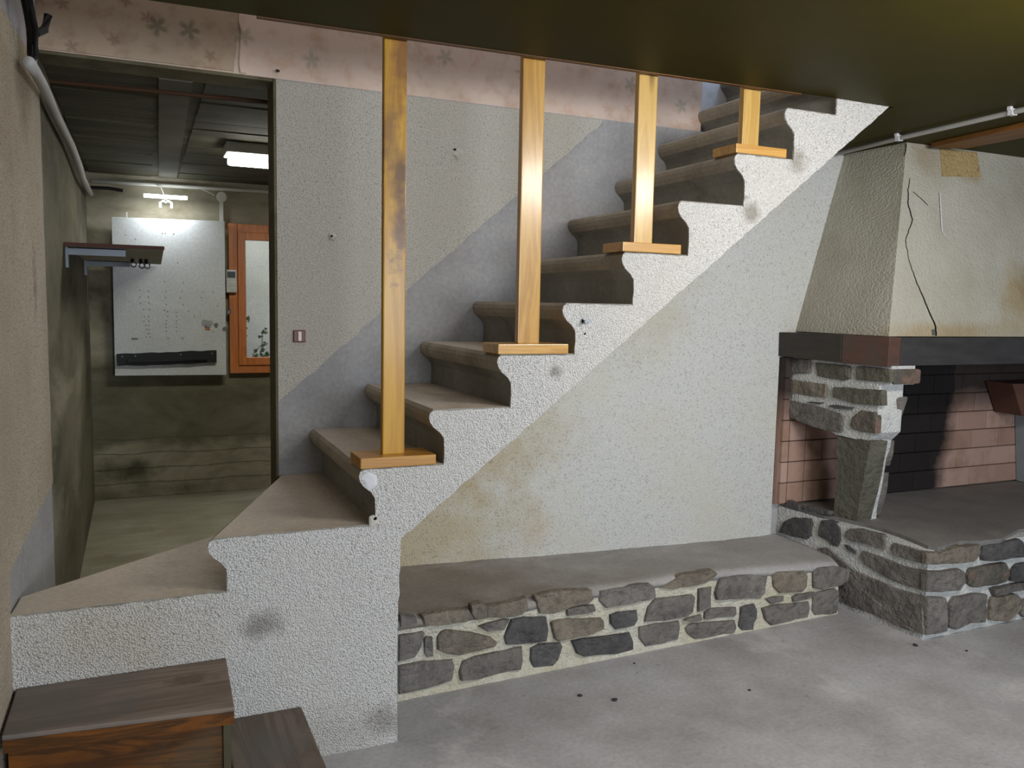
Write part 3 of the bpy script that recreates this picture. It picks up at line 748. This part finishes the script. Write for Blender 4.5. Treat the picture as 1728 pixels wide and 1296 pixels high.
def leaning(b, t, name, mat, seed, n=8, amp=.006):
    bm = bmesh.new(); rings = []
    def lp(P, a, v): return P[a].lerp(P[(a+1) % 4], v)
    B_, T_ = [Vector(p) for p in b], [Vector(p) for p in t]; m_ = 4
    for i in range(n+1):
        u = i/n; ring = []
        for a in range(4):
            for j in range(m_):
                p = lp(B_, a, j/m_).lerp(lp(T_, a, j/m_), u)
                q = noise.noise_vector(Vector((p.x*9+seed, p.y*9, p.z*9)))*amp*1.6+noise.noise_vector(Vector((p.x*35+seed, p.y*35, p.z*35)))*amp*.4
                ring.append(bm.verts.new(p+q))
        rings.append(ring)
    k = 4*m_
    for A_, B2 in zip(rings[:-1], rings[1:]):
        for i in range(k): bm.faces.new((A_[i], A_[(i+1) % k], B2[(i+1) % k], B2[i]))
    bm.faces.new(rings[0]); bm.faces.new(rings[-1][::-1])
    return bmobj(name, bm, mat, FP)
leaning([(2.992,2.905,.395),(3.014,2.798,.395),(3.115,2.798,.395),(3.115,2.905,.395)], [(2.950,2.875,.800),(2.952,2.680,.800),(3.055,2.680,.800),(3.055,2.875,.800)], 'stone', S_G, 3)
leaning([(3.10,2.80,.395),(3.148,2.802,.395),(3.148,2.89,.395),(3.10,2.89,.395)], [(3.04,2.695,.810),(3.095,2.70,.810),(3.095,2.86,.810),(3.04,2.86,.810)], 'mortar_core', MORTG, 9)
leaning([(3.150,2.805,.41),(3.180,2.805,.41),(3.180,2.88,.41),(3.15,2.88,.41)], [(3.110,2.755,.63),(3.165,2.755,.63),(3.165,2.86,.63),(3.11,2.86,.63)], 'stone', S_A, 5)
leaning([(3.105,2.75,.66),(3.155,2.75,.66),(3.155,2.85,.66),(3.10,2.85,.66)], [(3.085,2.71,.79),(3.135,2.71,.79),(3.135,2.82,.79),(3.08,2.82,.79)], 'stone', S_A, 6)
# right pillar, outside the frame, and back pieces seen inside
leaning([(4.88,2.75,.395),(5.08,2.75,.395),(5.08,3.18,.395),(4.88,3.18,.395)], [(4.88,2.62,1.14),(5.08,2.62,1.14),(5.08,3.18,1.14),(4.88,3.18,1.14)], 'stone', S_A, 8)
GREYP = plain('grey_sheet', sh((150,158,162)), .7, .3)
obj('side_lining', hexa([(4.64,3.00,.405),(4.86,2.90,.405),(4.87,3.16,.405),(4.66,3.16,.405)], [(4.58,3.00,.80),(4.86,2.90,.80),(4.87,3.16,.80),(4.60,3.16,.80)]), GREYP, FP)
PINKB = plain('pink_fire_clay', sh((100,70,58)), .9, .2)
bev('fire_clay_block', hexa([(4.40,2.98,.82),(4.87,2.90,.80),(4.87,3.16,.80),(4.42,3.16,.82)], [(4.30,2.98,1.0),(4.87,2.90,1.0),(4.87,3.16,1.0),(4.32,3.16,1.0)]), PINKB, FP, .006)
# mantel
def slate(name, a, b, c=None):
    m = NT(name, .55, .4); n = m.noise(5, 7, .65, m.mapping((1.5,1.5,7))); cc = m.mix(m.vr(n, .35, .7), a, b)
    if c: cc = m.mix(m.vr(m.noise(7), .4, .6, 0, .8), cc, c)
    m.col(cc); m.bump(n, .3, .006); return m.m
M1 = slate('mantel_slate', sh((48,47,47)), sh((62,60,60)))
M2 = slate('mantel_brown', sh((58,52,44)), sh((44,40,34)))
M3 = slate('mantel_redbrown', sh((92,64,52)), sh((72,52,44)), sh((80,66,58)))
MT = empty('mantel', (3.0,2.9,1.2), 'dark slate-grey mantel shelf running round the fireplace below the hood', 'mantel')
bev('front_beam', box(3.008,2.60,1.142,5.15,2.80,1.265), M1, MT, .003)
bev('corner_block', hexa([(2.905,2.835,1.138),(2.934,2.600,1.138),(3.006,2.600,1.142),(3.006,2.835,1.142)], [(2.905,2.835,1.268),(2.934,2.600,1.268),(3.006,2.600,1.266),(3.006,2.835,1.266)]), M3, MT, .003)
bev('side_beam', hexa([(2.876,3.212,1.146),(2.903,2.837,1.140),(3.09,2.837,1.140),(3.09,3.212,1.146)], [(2.873,3.212,1.264),(2.901,2.837,1.268),(3.09,2.837,1.268),(3.09,3.212,1.264)]), M2, MT, .003)
adopt(MT)
# hood: shell with a leaning left and front face
HD = empty('chimney_hood', (3.6,2.9,1.27), 'cracked beige roughcast chimney hood tapering up to the ceiling', 'hood')
b0, b1, b2, b3 = (2.978,3.212,1.269),(2.968,2.635,1.269),(5.10,2.635,1.269),(5.10,3.212,1.269)
t0, t1, t2, t3 = (3.236,3.212,2.156),(3.240,2.845,2.156),(4.75,2.845,2.162),(4.75,3.212,2.162)
def inset(p, dx, dy): return (p[0]+dx, p[1]+dy, p[2])
hv = [b0,b1,b2,t0,t1,t2, inset(b0,.06,0),inset(b1,.06,.06),inset(b2,0,.06),inset(t0,.06,0),inset(t1,.06,.06),inset(t2,0,.06)]
def subdiv_quad(a, b, c, d, n, m_, amp, nrm, seed):
    V, F = [], []
    for i in range(n+1):
        for j in range(m_+1):
            p = Vector(a).lerp(Vector(b), i/n).lerp(Vector(d).lerp(Vector(c), i/n), j/m_)
            w = 0 if i in (0, n) or j in (0, m_) else 1
            V.append(p+Vector(nrm)*(noise.noise(Vector((p.x*4+seed, p.y*4, p.z*4)))*amp*w))
    for i in range(n):
        for j in range(m_): F.append((i*(m_+1)+j, (i+1)*(m_+1)+j, (i+1)*(m_+1)+j+1, i*(m_+1)+j+1))
    return V, F
obj('hood_shell', merge(subdiv_quad(b0,b1,t1,t0,12,20,.006,(-1,0,.2),1), subdiv_quad(b1,b2,t2,t1,40,20,.006,(0,-1,.2),2),
    (hv, [(6,7,10,9),(7,8,11,10),(0,6,7,1),(1,7,8,2),(3,4,10,9),(4,5,11,10)]), ([b3,t3,inset(b3,-.06,0),inset(t3,-.06,0),b2,t2],[(4,0,1,5)])), RC_HOOD, HD)
# crack in the front face
def onfront(x, z):
    u = (z-1.269)/(2.162-1.269); return (x, 2.635+.21*u-.0035, z)
def ribbon(name, pts, par, mat):
    V, F = [], []
    for i, (x, z, w) in enumerate(pts):
        p = onfront(x, z); V += [(p[0]-w/2, p[1], p[2]), (p[0]+w/2, p[1], p[2]), (p[0], p[1]+.004, p[2])]
    for i in range(len(pts)-1):
        a = i*3; F += [(a, a+3, a+5, a+2), (a+2, a+5, a+4, a+1), (a, a+1, a+4, a+3)]
    return obj(name, (V, F), mat, par)
CRACK_PTS = [[(3.2237,1.9858,.0016),(3.2047,1.932,.0022),(3.1925,1.8649,.0028),(3.2083,1.7953,.0033),(3.1453,1.6984,.0033),(3.1494,1.6013,.0038),(3.1807,1.5055,.0055),(3.2259,1.4006,.0077),(3.2625,1.3184,.0088),(3.2581,1.272,.0088)],[(3.2299,2.15,.0033),(3.2268,2.1249,.0033),(3.2099,2.0897,.0022)],[(3.2321,1.9245,.0011),(3.2561,1.912,.0013),(3.321,1.8688,.0011)]]
for cps in CRACK_PTS:
    random.seed(5); q = []
    for (a, b) in zip(cps[:-1], cps[1:]):
        for j in range(6):
            t = j/6; q.append((a[0]+(b[0]-a[0])*t+random.uniform(-.002,.002), a[1]+(b[1]-a[1])*t, a[2]+(b[2]-a[2])*t))
    q.append(cps[-1]); ribbon('crack', q, HD, DARK)
ribbon('filler_line', [(3.41,1.933,.006),(3.398,1.84,.007),(3.389,1.753,.008),(3.409,1.73,.006),(3.437,1.72,.009)], HD, WHITEP)
TANP = roughcast('ochre_patch', sh((182,158,112)), sh((112,90,54)), sh((160,134,88)), scale=75, bump=.6, darkamt=.2)
pz = [(x, z) for x, z in [(3.452,2.150),(3.706,2.150),(3.7078,2.03),(3.4435,2.013)]]
V = [onfront(x, z) for x, z in pz]; V2 = [(a, b+.02, c) for a, b, c in V]
n = len(V)
obj('ochre_patch', (V+V2, [tuple(range(n))]+[(i, i+n, (i+1) % n+n, (i+1) % n) for i in range(n)]), TANP, HD)
obj('metal_clip', (lambda p: box(p[0]-.006, p[1]-.004, p[2]-.012, p[0]+.006, p[1]+.002, p[2]+.014))(onfront((3.2415,)[0], 1.287)), HB, HD)
adopt(HD); adopt(FP)

# ---------------------------------------------------------------- conduits, ceiling pieces
PVC = plain('grey_pvc', sh((172,170,164)), .5, .4)
PVCW = plain('white_pvc', sh((196,194,184)), .5, .4)
BLACKC = plain('black_rubber', sh((22,20,16)), .6, .3)
REDB = plain('rust_brown', sh((70,44,26)), .7, .3)
cd = empty('ceiling_conduit', (3.05,2.6,2.14), 'grey plastic conduit clipped along the olive ceiling above the hood', 'conduit')
pth = [(3.108,3.15,2.136),(3.07,2.70,2.140),(3.034,2.143,2.140),(2.99,1.4,2.142)]
obj('tube', tube(pth, .0105, 12), PVC, cd, smooth=True)
for y in (2.74, 2.19):
    x = 3.07+(y-2.70)*.065
    c = obj('clip', merge(box(x-.014, y-.010, 2.128, x+.014, y+.010, 2.152), box(x-.022, y-.007, 2.146, x-.008, y+.007, 2.164)), WHITEP, cd)
adopt(cd)
CB = wood('ceiling_lath', sh((132,86,38)), sh((92,58,24)), 'Y', .5, .4, knots=False)
tag(bev('wooden_beam', hexa([(3.345,2.80,2.134),(3.50,2.74,2.134),(3.45,1.3,2.134),(3.20,1.3,2.134)][::-1], [(3.345,2.80,2.157),(3.50,2.74,2.157),(3.45,1.3,2.157),(3.20,1.3,2.157)][::-1]), CB, None, .002), 'brown wooden board fixed flat under the ceiling above the hood', 'board')
cl = obj('wall_conduit', tube([(-.275,2.74,2.025),(-.272,2.88,2.028),(-.27,3.03,2.030),(-.27,3.48,2.022),(-.27,4.2,2.033),(-.272,4.7,2.02),(-.275,5.05,1.995),(-.285,6.0,2.02)], .016, 12), PVC, smooth=True)
tag(cl, 'pale grey sagging pipe running along the left wall into the passage', 'pipe')
hc = empty('wall_conduit', (.3,6.13,2.12), 'thin white conduit running level under the ceiling of the far passage wall', 'conduit')
obj('tube', tube([(-.285,6.128,2.117),(.1,6.128,2.121),(.5,6.128,2.124),(1.0,6.128,2.128)], .0125, 10), PVCW, hc, smooth=True)
obj('junction_box', cyl((.513,6.148,2.070), (0,-1,0), .034, .034, 24), PVCW, hc)
obj('cable_duct', box(.500,6.125,1.87,.524,6.15,2.05), PVCW, hc)
obj('cable', tube([(.10,6.11,2.12),(.13,6.09,2.10),(.15,6.08,2.05)], .004, 6), PVCW, hc)
obj('cable', tube([(.36,6.12,2.12),(.42,6.12,2.10),(.47,6.12,2.075)], .004, 6), PVCW, hc)
adopt(hc)
# passage ceiling: smooth strip, seams, rusty pipe
STR = concrete('strip_cement', sh((108,104,92)), sh((92,88,76)), None, 4, .1)
struct(obj('trim_2', prism_z([(.071,3.37),(.187,3.37),(.228,6.12),(.118,6.12)], 2.168, 2.182), STR))
BEAMM = concrete('board_concrete_dark', sh((46,44,32)), sh((34,32,22)), None, 3, .4, vec=(.4,3,1))
CC = [o for o in C.objects if o.name == 'ceiling_corridor'][0]
random.seed(4)
y = 3.37
while y < 6.1:
    w = random.uniform(.16, .24)
    obj('board_imprint', box(-.30, y, 2.18-random.uniform(.002, .010), .07, min(6.14, y+w-.008), 2.185), CONC_C, CC)
    obj('board_imprint', box(.235, y, 2.18-random.uniform(.002, .010), 1.7, min(6.14, y+w-.008), 2.185), CONC_C, CC); y += w
tag(obj('ceiling_pipe', tube([(-.29,3.52,2.150),(.1,3.50,2.152),(.46,3.48,2.153),(1.2,3.45,2.155)], .008, 8), REDB), 'thin rust-brown pipe crossing under the dark passage ceiling', 'pipe')
# dark cable bundle at top left
cbn = empty('cable_bundle', (-.28,2.85,2.1), 'dark bundle of cables hanging at the top left corner above the pipe', 'cable')
random.seed(7)
for k in range(5):
    a = random.uniform(-.012, .012); b = random.uniform(-.02, .02)
    obj('cable', tube([(-.30+a,2.70+b,2.36),(-.275+a,2.74+b,2.22),(-.265+a,2.79+b,2.13),(-.27+a,2.84+b*.5,2.07),(-.275,2.80,2.035)], .009, 8), BLACKC, cbn, smooth=True)
obj('cable_end', tube([(-.265,2.82,2.125),(-.245,2.86,2.15),(-.235,2.87,2.195)], .012, 8), BLACKC, cbn)
adopt(cbn)

# ---------------------------------------------------------------- passage: lamps
LAMPW = emit('lamp_tube_light', (1,.98,.92,1), 18)
LEDW = emit('led_light', (.86,.93,1,1), 14)
WPL = plain('white_lamp_plastic', sh((190,190,182)), .5, .4)
lt = empty('ceiling_lamp', (.75,4.6,2.18), 'bright fluorescent lamp on the dark passage ceiling beside the wall edge', 'lamp')
bev('housing', box(.405,4.50,2.115,1.10,4.72,2.17), WPL, lt, .008)
bev('diffuser', box(.425,4.515,2.075,1.08,4.705,2.113), LAMPW, lt, .014)
adopt(lt)
area('passage_lamp_light', (.75,4.61,2.06), (.75,4.61,0), .6, .16, 6.5, (.98,1,.86))
ld = empty('wall_lamp', (.155,6.0,2.03), 'small lit light bar above the white panel', 'lamp')
bev('light_bar', box(.022,5.985,2.022,.288,6.015,2.044), LEDW, ld, .006)
obj('bracket', merge(tube([(.155,6.0,2.024),(.155,6.03,2.004),(.155,6.148,2.0)], .008, 8), tube([(.122,6.03,1.965),(.122,6.03,1.998),(.135,6.03,2.008),(.175,6.03,2.008),(.190,6.03,1.998),(.190,6.03,1.965)], .008, 8)), WPL, ld)
adopt(ld)
area('bar_lamp_light', (.155,5.97,2.0), (.15,6.1,1.3), .25, .03, 2.2, (.86,.93,1))

# ---------------------------------------------------------------- passage: white panel
PANW = concrete('white_board', sh((205,206,204)), sh((192,193,190)), sh((212,213,212)), 2.2, .04, rough=.5)
GREYS = plain('grey_smudge', sh((110,110,106)), .7)
pn = empty('switchboard_panel', (.17,6.05,.85), 'large white wall board with rows of small holes and a black strip', 'panel')
bev('board', hexa([(-.176,6.05,.852),(.523,6.05,.846),(.523,6.075,.846),(-.176,6.075,.852)], [(-.172,6.05,1.888),(.525,6.05,1.900),(.525,6.075,1.900),(-.172,6.075,1.888)]), PANW, pn, .002)
for x, z in ((-.12,.95),(.46,.95),(-.12,1.8),(.46,1.8)): obj('stand_off', cyl((x,6.074,z), (0,1,0), .012, .078, 10), HB, pn)
def pz_(x, y): # a spot on the board from its measured layout (fractions)
    return (-.172+(x-188)/191*.697, 1.888-(y-366)/266*1.038)
holes = [(231,487),(231,498),(232,508),(237,519),(238,531),(237,539),(240,546),(241,553),(243,560),(240,566),(245,487),(245,498),(246,508),(247,519),(245,531),(245,539),(245,546),(245,553),(246,560),(247,566),
 (273,471),(275,487),(274,498),(275,510),(272,520),(277,522),(277,530),(275,537),(274,543),(274,549),(274,556),(305,472),(303,487),(299,498),(304,510),(292,523),(292,530),(292,538),(292,543),(292,549),(292,556),(313,521),(323,530),(339,487),(357,487),(336,497),(296,438),(210,395),(226,401),(271,389),(276,389),(290,389),(364,511),(356,556)]
hm = bpy.data.meshes.new('hole'); v, f = cyl((0,0,0), (0,-1,0), .0042, .0015, 8); hm.from_pydata([tuple(p) for p in v], [], f); hm.materials.append(GREYS)
for (x, y) in holes:
    X, Z = pz_(x, y); o = bpy.data.objects.new('hole', hm); C.objects.link(o); o.parent = pn; o['px'] = 0; del o['px']; o['at'] = 0; del o['at']
    o.location = (X-pn.location.x, 6.0500-pn.location.y, Z-pn.location.z)
pin = list(pn.children)
for c in pin:
    if not c.name.startswith('hole'): c.location = -pn.location
def pchild(o): o.location = -pn.location; return o
X, Z = pz_(345, 545); pchild(chip('worn_patch', (X,6.0498,Z+.01), .036, plain('rub_grey', sh((150,150,148)), .8), seed=2, th=.001, par=pn))
pchild(obj('lock', cyl((X+.006,6.05,Z), (0,-1,0), .013, .022, 16), HB, pn))
pchild(obj('lock_tab', box(X-.008,6.036,Z-.026,X+.018,6.048,Z-.014), plain('orange_plastic', sh((200,120,50)), .5), pn))
X, Z = pz_(361, 545); pchild(chip('worn_patch', (X,6.0495,Z), .018, GREYS, seed=11, th=.001, par=pn))
X, Z = pz_(376, 551); pchild(chip('worn_patch', (X,6.0495,Z), .018, GREYS, seed=12, th=.001, par=pn))
X, Z = pz_(221, 569); pchild(obj('bolt_slot', box(X-.020,6.046,Z-.004,X+.020,6.05,Z+.006), GREYS, pn))
for q in ((277,568),(302,568)):
    X, Z = pz_(*q); pchild(obj('hole_ring', merge(cyl((X,6.05,Z), (0,-1,0), .010, .002, 14)), plain('pale_ring', sh((165,165,162)), .7), pn))
BLK = plain('black_bitumen', sh((20,20,18)), .55, .4, bumpy=.8)
pchild(obj('black_strip', prism_y(rag([(-.161,.997),(.459,1.019)], .05, .003, 1)+rag([(.458,.935),(.34,.93),(.1,.922),(-.159,.918)], .05, .004, 2), 6.02, 6.0505), BLK, pn))
pchild(obj('strip_edge', prism_y(rag([(-.10,.960),(.40,.975)], .04, .003, 4)+rag([(.40,.955),(-.10,.945)], .04, .003, 5), 5.995, 6.021), BLK, pn))
for x in (-.13,-.05,.23,.43): pchild(obj('screw', cyl((x,6.02,.985+.03*x), (0,-1,0), .004, .002, 8), HB, pn))
pchild(obj('hanger', box(-.085,6.055,1.89,-.076,6.062,1.925), WPL, pn))

# shelf on the left wall
SHW = plain('shelf_red_brown', sh((84,40,20)), .6); SHU = concrete('shelf_chipboard', sh((190,186,176)), sh((170,166,154)), None, 8, .1)
GALV = plain('galvanised', sh((128,132,138)), .45, .5, metal=.3)
sf = empty('wall_shelf', (-.30,4.2,1.56), 'narrow dark-edged shelf with metal rails on the left wall, before the white board', 'shelf')
obj('board', hexa([(-.310,4.10,1.590),(.093,4.10,1.590),(.118,5.98,1.590),(-.318,5.98,1.590)], [(-.310,4.10,1.604),(.095,4.10,1.604),(.120,5.98,1.604),(-.318,5.98,1.604)]), SHU, sf)
obj('front_edge', box(-.305,4.088,1.589,.096,4.10,1.605), SHW, sf)
for y, zz in ((4.2, 1.557), (5.70, 1.557)):
    obj('rail', merge(box(-.305,y,zz,-.065,y+.004,1.590), box(-.305,y,1.586,-.065,y+.035,1.590)), GALV, sf)
obj('bracket', box(-.312,4.19,1.50,-.296,4.23,1.59), GALV, sf)
obj('bracket', box(-.320,5.69,1.50,-.302,5.73,1.59), GALV, sf)
adopt(sf)
for k, (x, z) in enumerate(((-.045,1.566),(-.002,1.560),(.026,1.560))):
    r_ = empty('hook_clip', (x,5.2,1.590), ('leftmost','middle','rightmost')[k]+' of the three small dark hanging clips under the shelf tip', 'clip', 'small clips under the shelf')
    obj('stem', tube([(x,5.2,1.5895),(x-.003,5.2,1.576),(x+.002,5.2,z+.004)], .010, 8), BLACKC, r_)
    ring = [(x+.004+math.cos(a)*.014, 5.2, z-.008+math.sin(a)*.015) for a in [i*math.pi/5 for i in range(10)]]
    obj('ring', tube(ring+[ring[0]], .0045, 6), HB, r_)
    adopt(r_)
# upper bracket/rod seen under the passage ceiling
tag(obj('iron_rod', tube([(-.31,5.95,2.055),(-.18,5.95,2.058),(-.10,5.96,2.05)], .011, 8), BLACKC), 'short dark iron rod sticking out of the left wall under the pipe', 'rod')

# outlets and lock at the window frame
ot = empty('wall_outlet', (.56,6.1,1.5), 'pale double socket and thermostat mounted between white board and orange window frame', 'socket')
bev('back_plate', box(.531,6.055,1.416,.600,6.145,1.572), WPL, ot, .004)
obj('display', box(.537,6.050,1.518,.590,6.056,1.560), plain('display_grey', sh((60,72,74)), .3), ot)
for z in (1.478, 1.440):
    d = obj('socket', cyl((.566,6.056,z), (0,-1,0), .017, .006, 18), WPL, ot)
    for s in (-1, 1):
        obj('pin_hole', cyl((.566+s*.007,6.0505,z), (0,-1,0), .0025, .001, 8), DARK, d)
adopt(ot)
lk = empty('padlock', (.545,6.1,1.27), 'small shiny padlock hanging at the right edge of the white board', 'padlock')
obj('body', cyl((.545,6.06,1.268), (0,0,1), .014, .026, 16), HB, lk)
obj('shackle', tube([(.535,6.06,1.292),(.535,6.06,1.308),(.545,6.06,1.316),(.555,6.06,1.308),(.555,6.06,1.292)], .003, 8), HB, lk)
adopt(lk)

# window of the passage
ORW = wood('orange_window_wood', sh((200,122,60)), sh((166,92,38)), 'Z', .45, .4, knots=False, worn=sh((186,112,66)))
wn = bpy.data.objects.new('window_1', None); C.objects.link(wn); wn.location = (.9,6.15,.86); wn['kind'] = 'structure'
bpy.context.view_layer.update()
def frame(name, x0, z0, x1, z1, w, y0, y1, par):
    bev(name, box(x0,y0,z0,x0+w,y1,z1), ORW, par, .003); bev(name, box(x1-w,y0,z0,x1,y1,z1), ORW, par, .003)
    bev(name, box(x0+w,y0,z1-w,x1-w,y1,z1), ORW, par, .003); bev(name, box(x0+w,y0,z0,x1-w,y1,z0+w), ORW, par, .003)
frame('window_frame', .553,.852,1.45,1.893,.058,6.10,6.20,wn)
frame('sash', .612,.910,1.39,1.836,.052,6.085,6.15,wn)
gm = bpy.data.materials.new('window_glass'); gm.use_nodes = True; b = gm.node_tree.nodes['Principled BSDF']
b.inputs['Transmission Weight'].default_value = 1; b.inputs['Roughness'].default_value = .02; b.inputs['IOR'].default_value = 1.1; b.inputs['Base Color'].default_value = (.95,.97,.96,1)
obj('pane', box(.66,6.115,.958,1.342,6.12,1.788), gm, wn)
adopt(wn)
OUTW = concrete('light_well_wall', sh((196,196,186)), sh((176,176,164)), sh((204,204,196)), 2.5, .3)
ow = struct(obj('wall_lightwell', merge(box(-.2,7.1,-.5,2.6,7.25,3.2)), OUTW))
obj('seam', box(.745,7.093,.3,.752,7.102,3.0), GREYS, ow)
struct(obj('ground_lightwell', box(-.2,6.35,-.6,2.6,7.25,-.5), CONC_D))
area('lightwell_daylight', (1.2,6.75,3.3), (1.0,7.05,1.3), 1.6, .5, 60, (1,.98,.9))
LEAF = plain('ivy_green', sh((72,84,50)), .6)
iv = empty('ivy_plant', (.75,7.05,.4), 'thin green climbing plant behind the glass at the bottom of the window', 'plant')
random.seed(21)
stems = []
for k in range(5):
    p = [(.70+.07*k,7.06,.62)]
    for j in range(5): p.append((p[-1][0]+random.uniform(-.04,.08), 7.06-random.uniform(0,.05), p[-1][2]+random.uniform(.07,.15)*(1-.16*k)))
    stems.append(p); obj('stem', tube(p, .003, 5), REDB, iv)
LV, LF = [], []
for p in stems:
    for a, b_ in zip(p[:-1], p[1:]):
        for q in range(5):
            t = random.random(); c = Vector(a).lerp(Vector(b_), t)+Vector((random.uniform(-.03,.03), random.uniform(-.03,0), random.uniform(-.02,.02)))
            r = random.uniform(.012,.026); an = random.uniform(0, 6.28); k = len(LV)
            for i in range(6):
                w = i*math.pi/3; rr = r*(1 if i % 2 == 0 else .6)
                LV.append(c+Vector((math.cos(w+an)*rr, random.uniform(-.006,.006), math.sin(w+an)*rr)))
            LF.append(tuple(range(k, k+6)))
lf = obj('foliage', (LV, LF), LEAF, iv); lf['kind'] = 'stuff'
adopt(iv)

# light switch on the roughcast wall
sw = empty('light_switch', (.542,3.21,1.24), 'small dark red light switch with a cream rocker on roughcast wall', 'switch')
RED = plain('dark_red_plate', sh((98,26,22)), .4, .5); CRM = plain('cream_rocker', sh((225,212,186)), .4, .5)
bev('plate', box(.520,3.203,1.217,.565,3.2145,1.263), RED, sw, .003)
bev('rocker', box(.536,3.196,1.222,.549,3.204,1.258), CRM, sw, .002)
adopt(sw)

# bits of grit on the floor
GRIT = plain('grit', sh((62,60,62)), .9, .2, bumpy=.5)
def pebble(x, y, r, seed):
    bm = bmesh.new(); bmesh.ops.create_icosphere(bm, subdivisions=2, radius=r)
    for v in bm.verts:
        v.co *= 1+noise.noise(v.co*90+Vector((seed,0,0)))*.5; v.co.z *= .55; v.co.x *= 1.25; v.co += Vector((x, y, r*.45))
    return bmobj('grit_crumb', bm, GRIT)
for k, (x, y, r, l) in enumerate([(1.385,2.463,.0075,'dark crumb of grit on the cement floor before the left half of the bench'),(1.486,2.389,.009,'larger dark crumb on the floor, second from left before the bench'),
    (2.895,2.338,.009,'dark crumb on the floor at the foot of the hearth corner'),(1.711,2.621,.004,'tiny crumb on the floor close to the middle of the bench'),(1.982,2.274,.005,'tiny crumb alone in the middle of the cement floor'),
    (3.05,2.22,.005,'tiny crumb on the floor right of the hearth corner')]):
    tag(pebble(x, y, r, k), l, 'debris', 'grit crumbs on the cement floor')
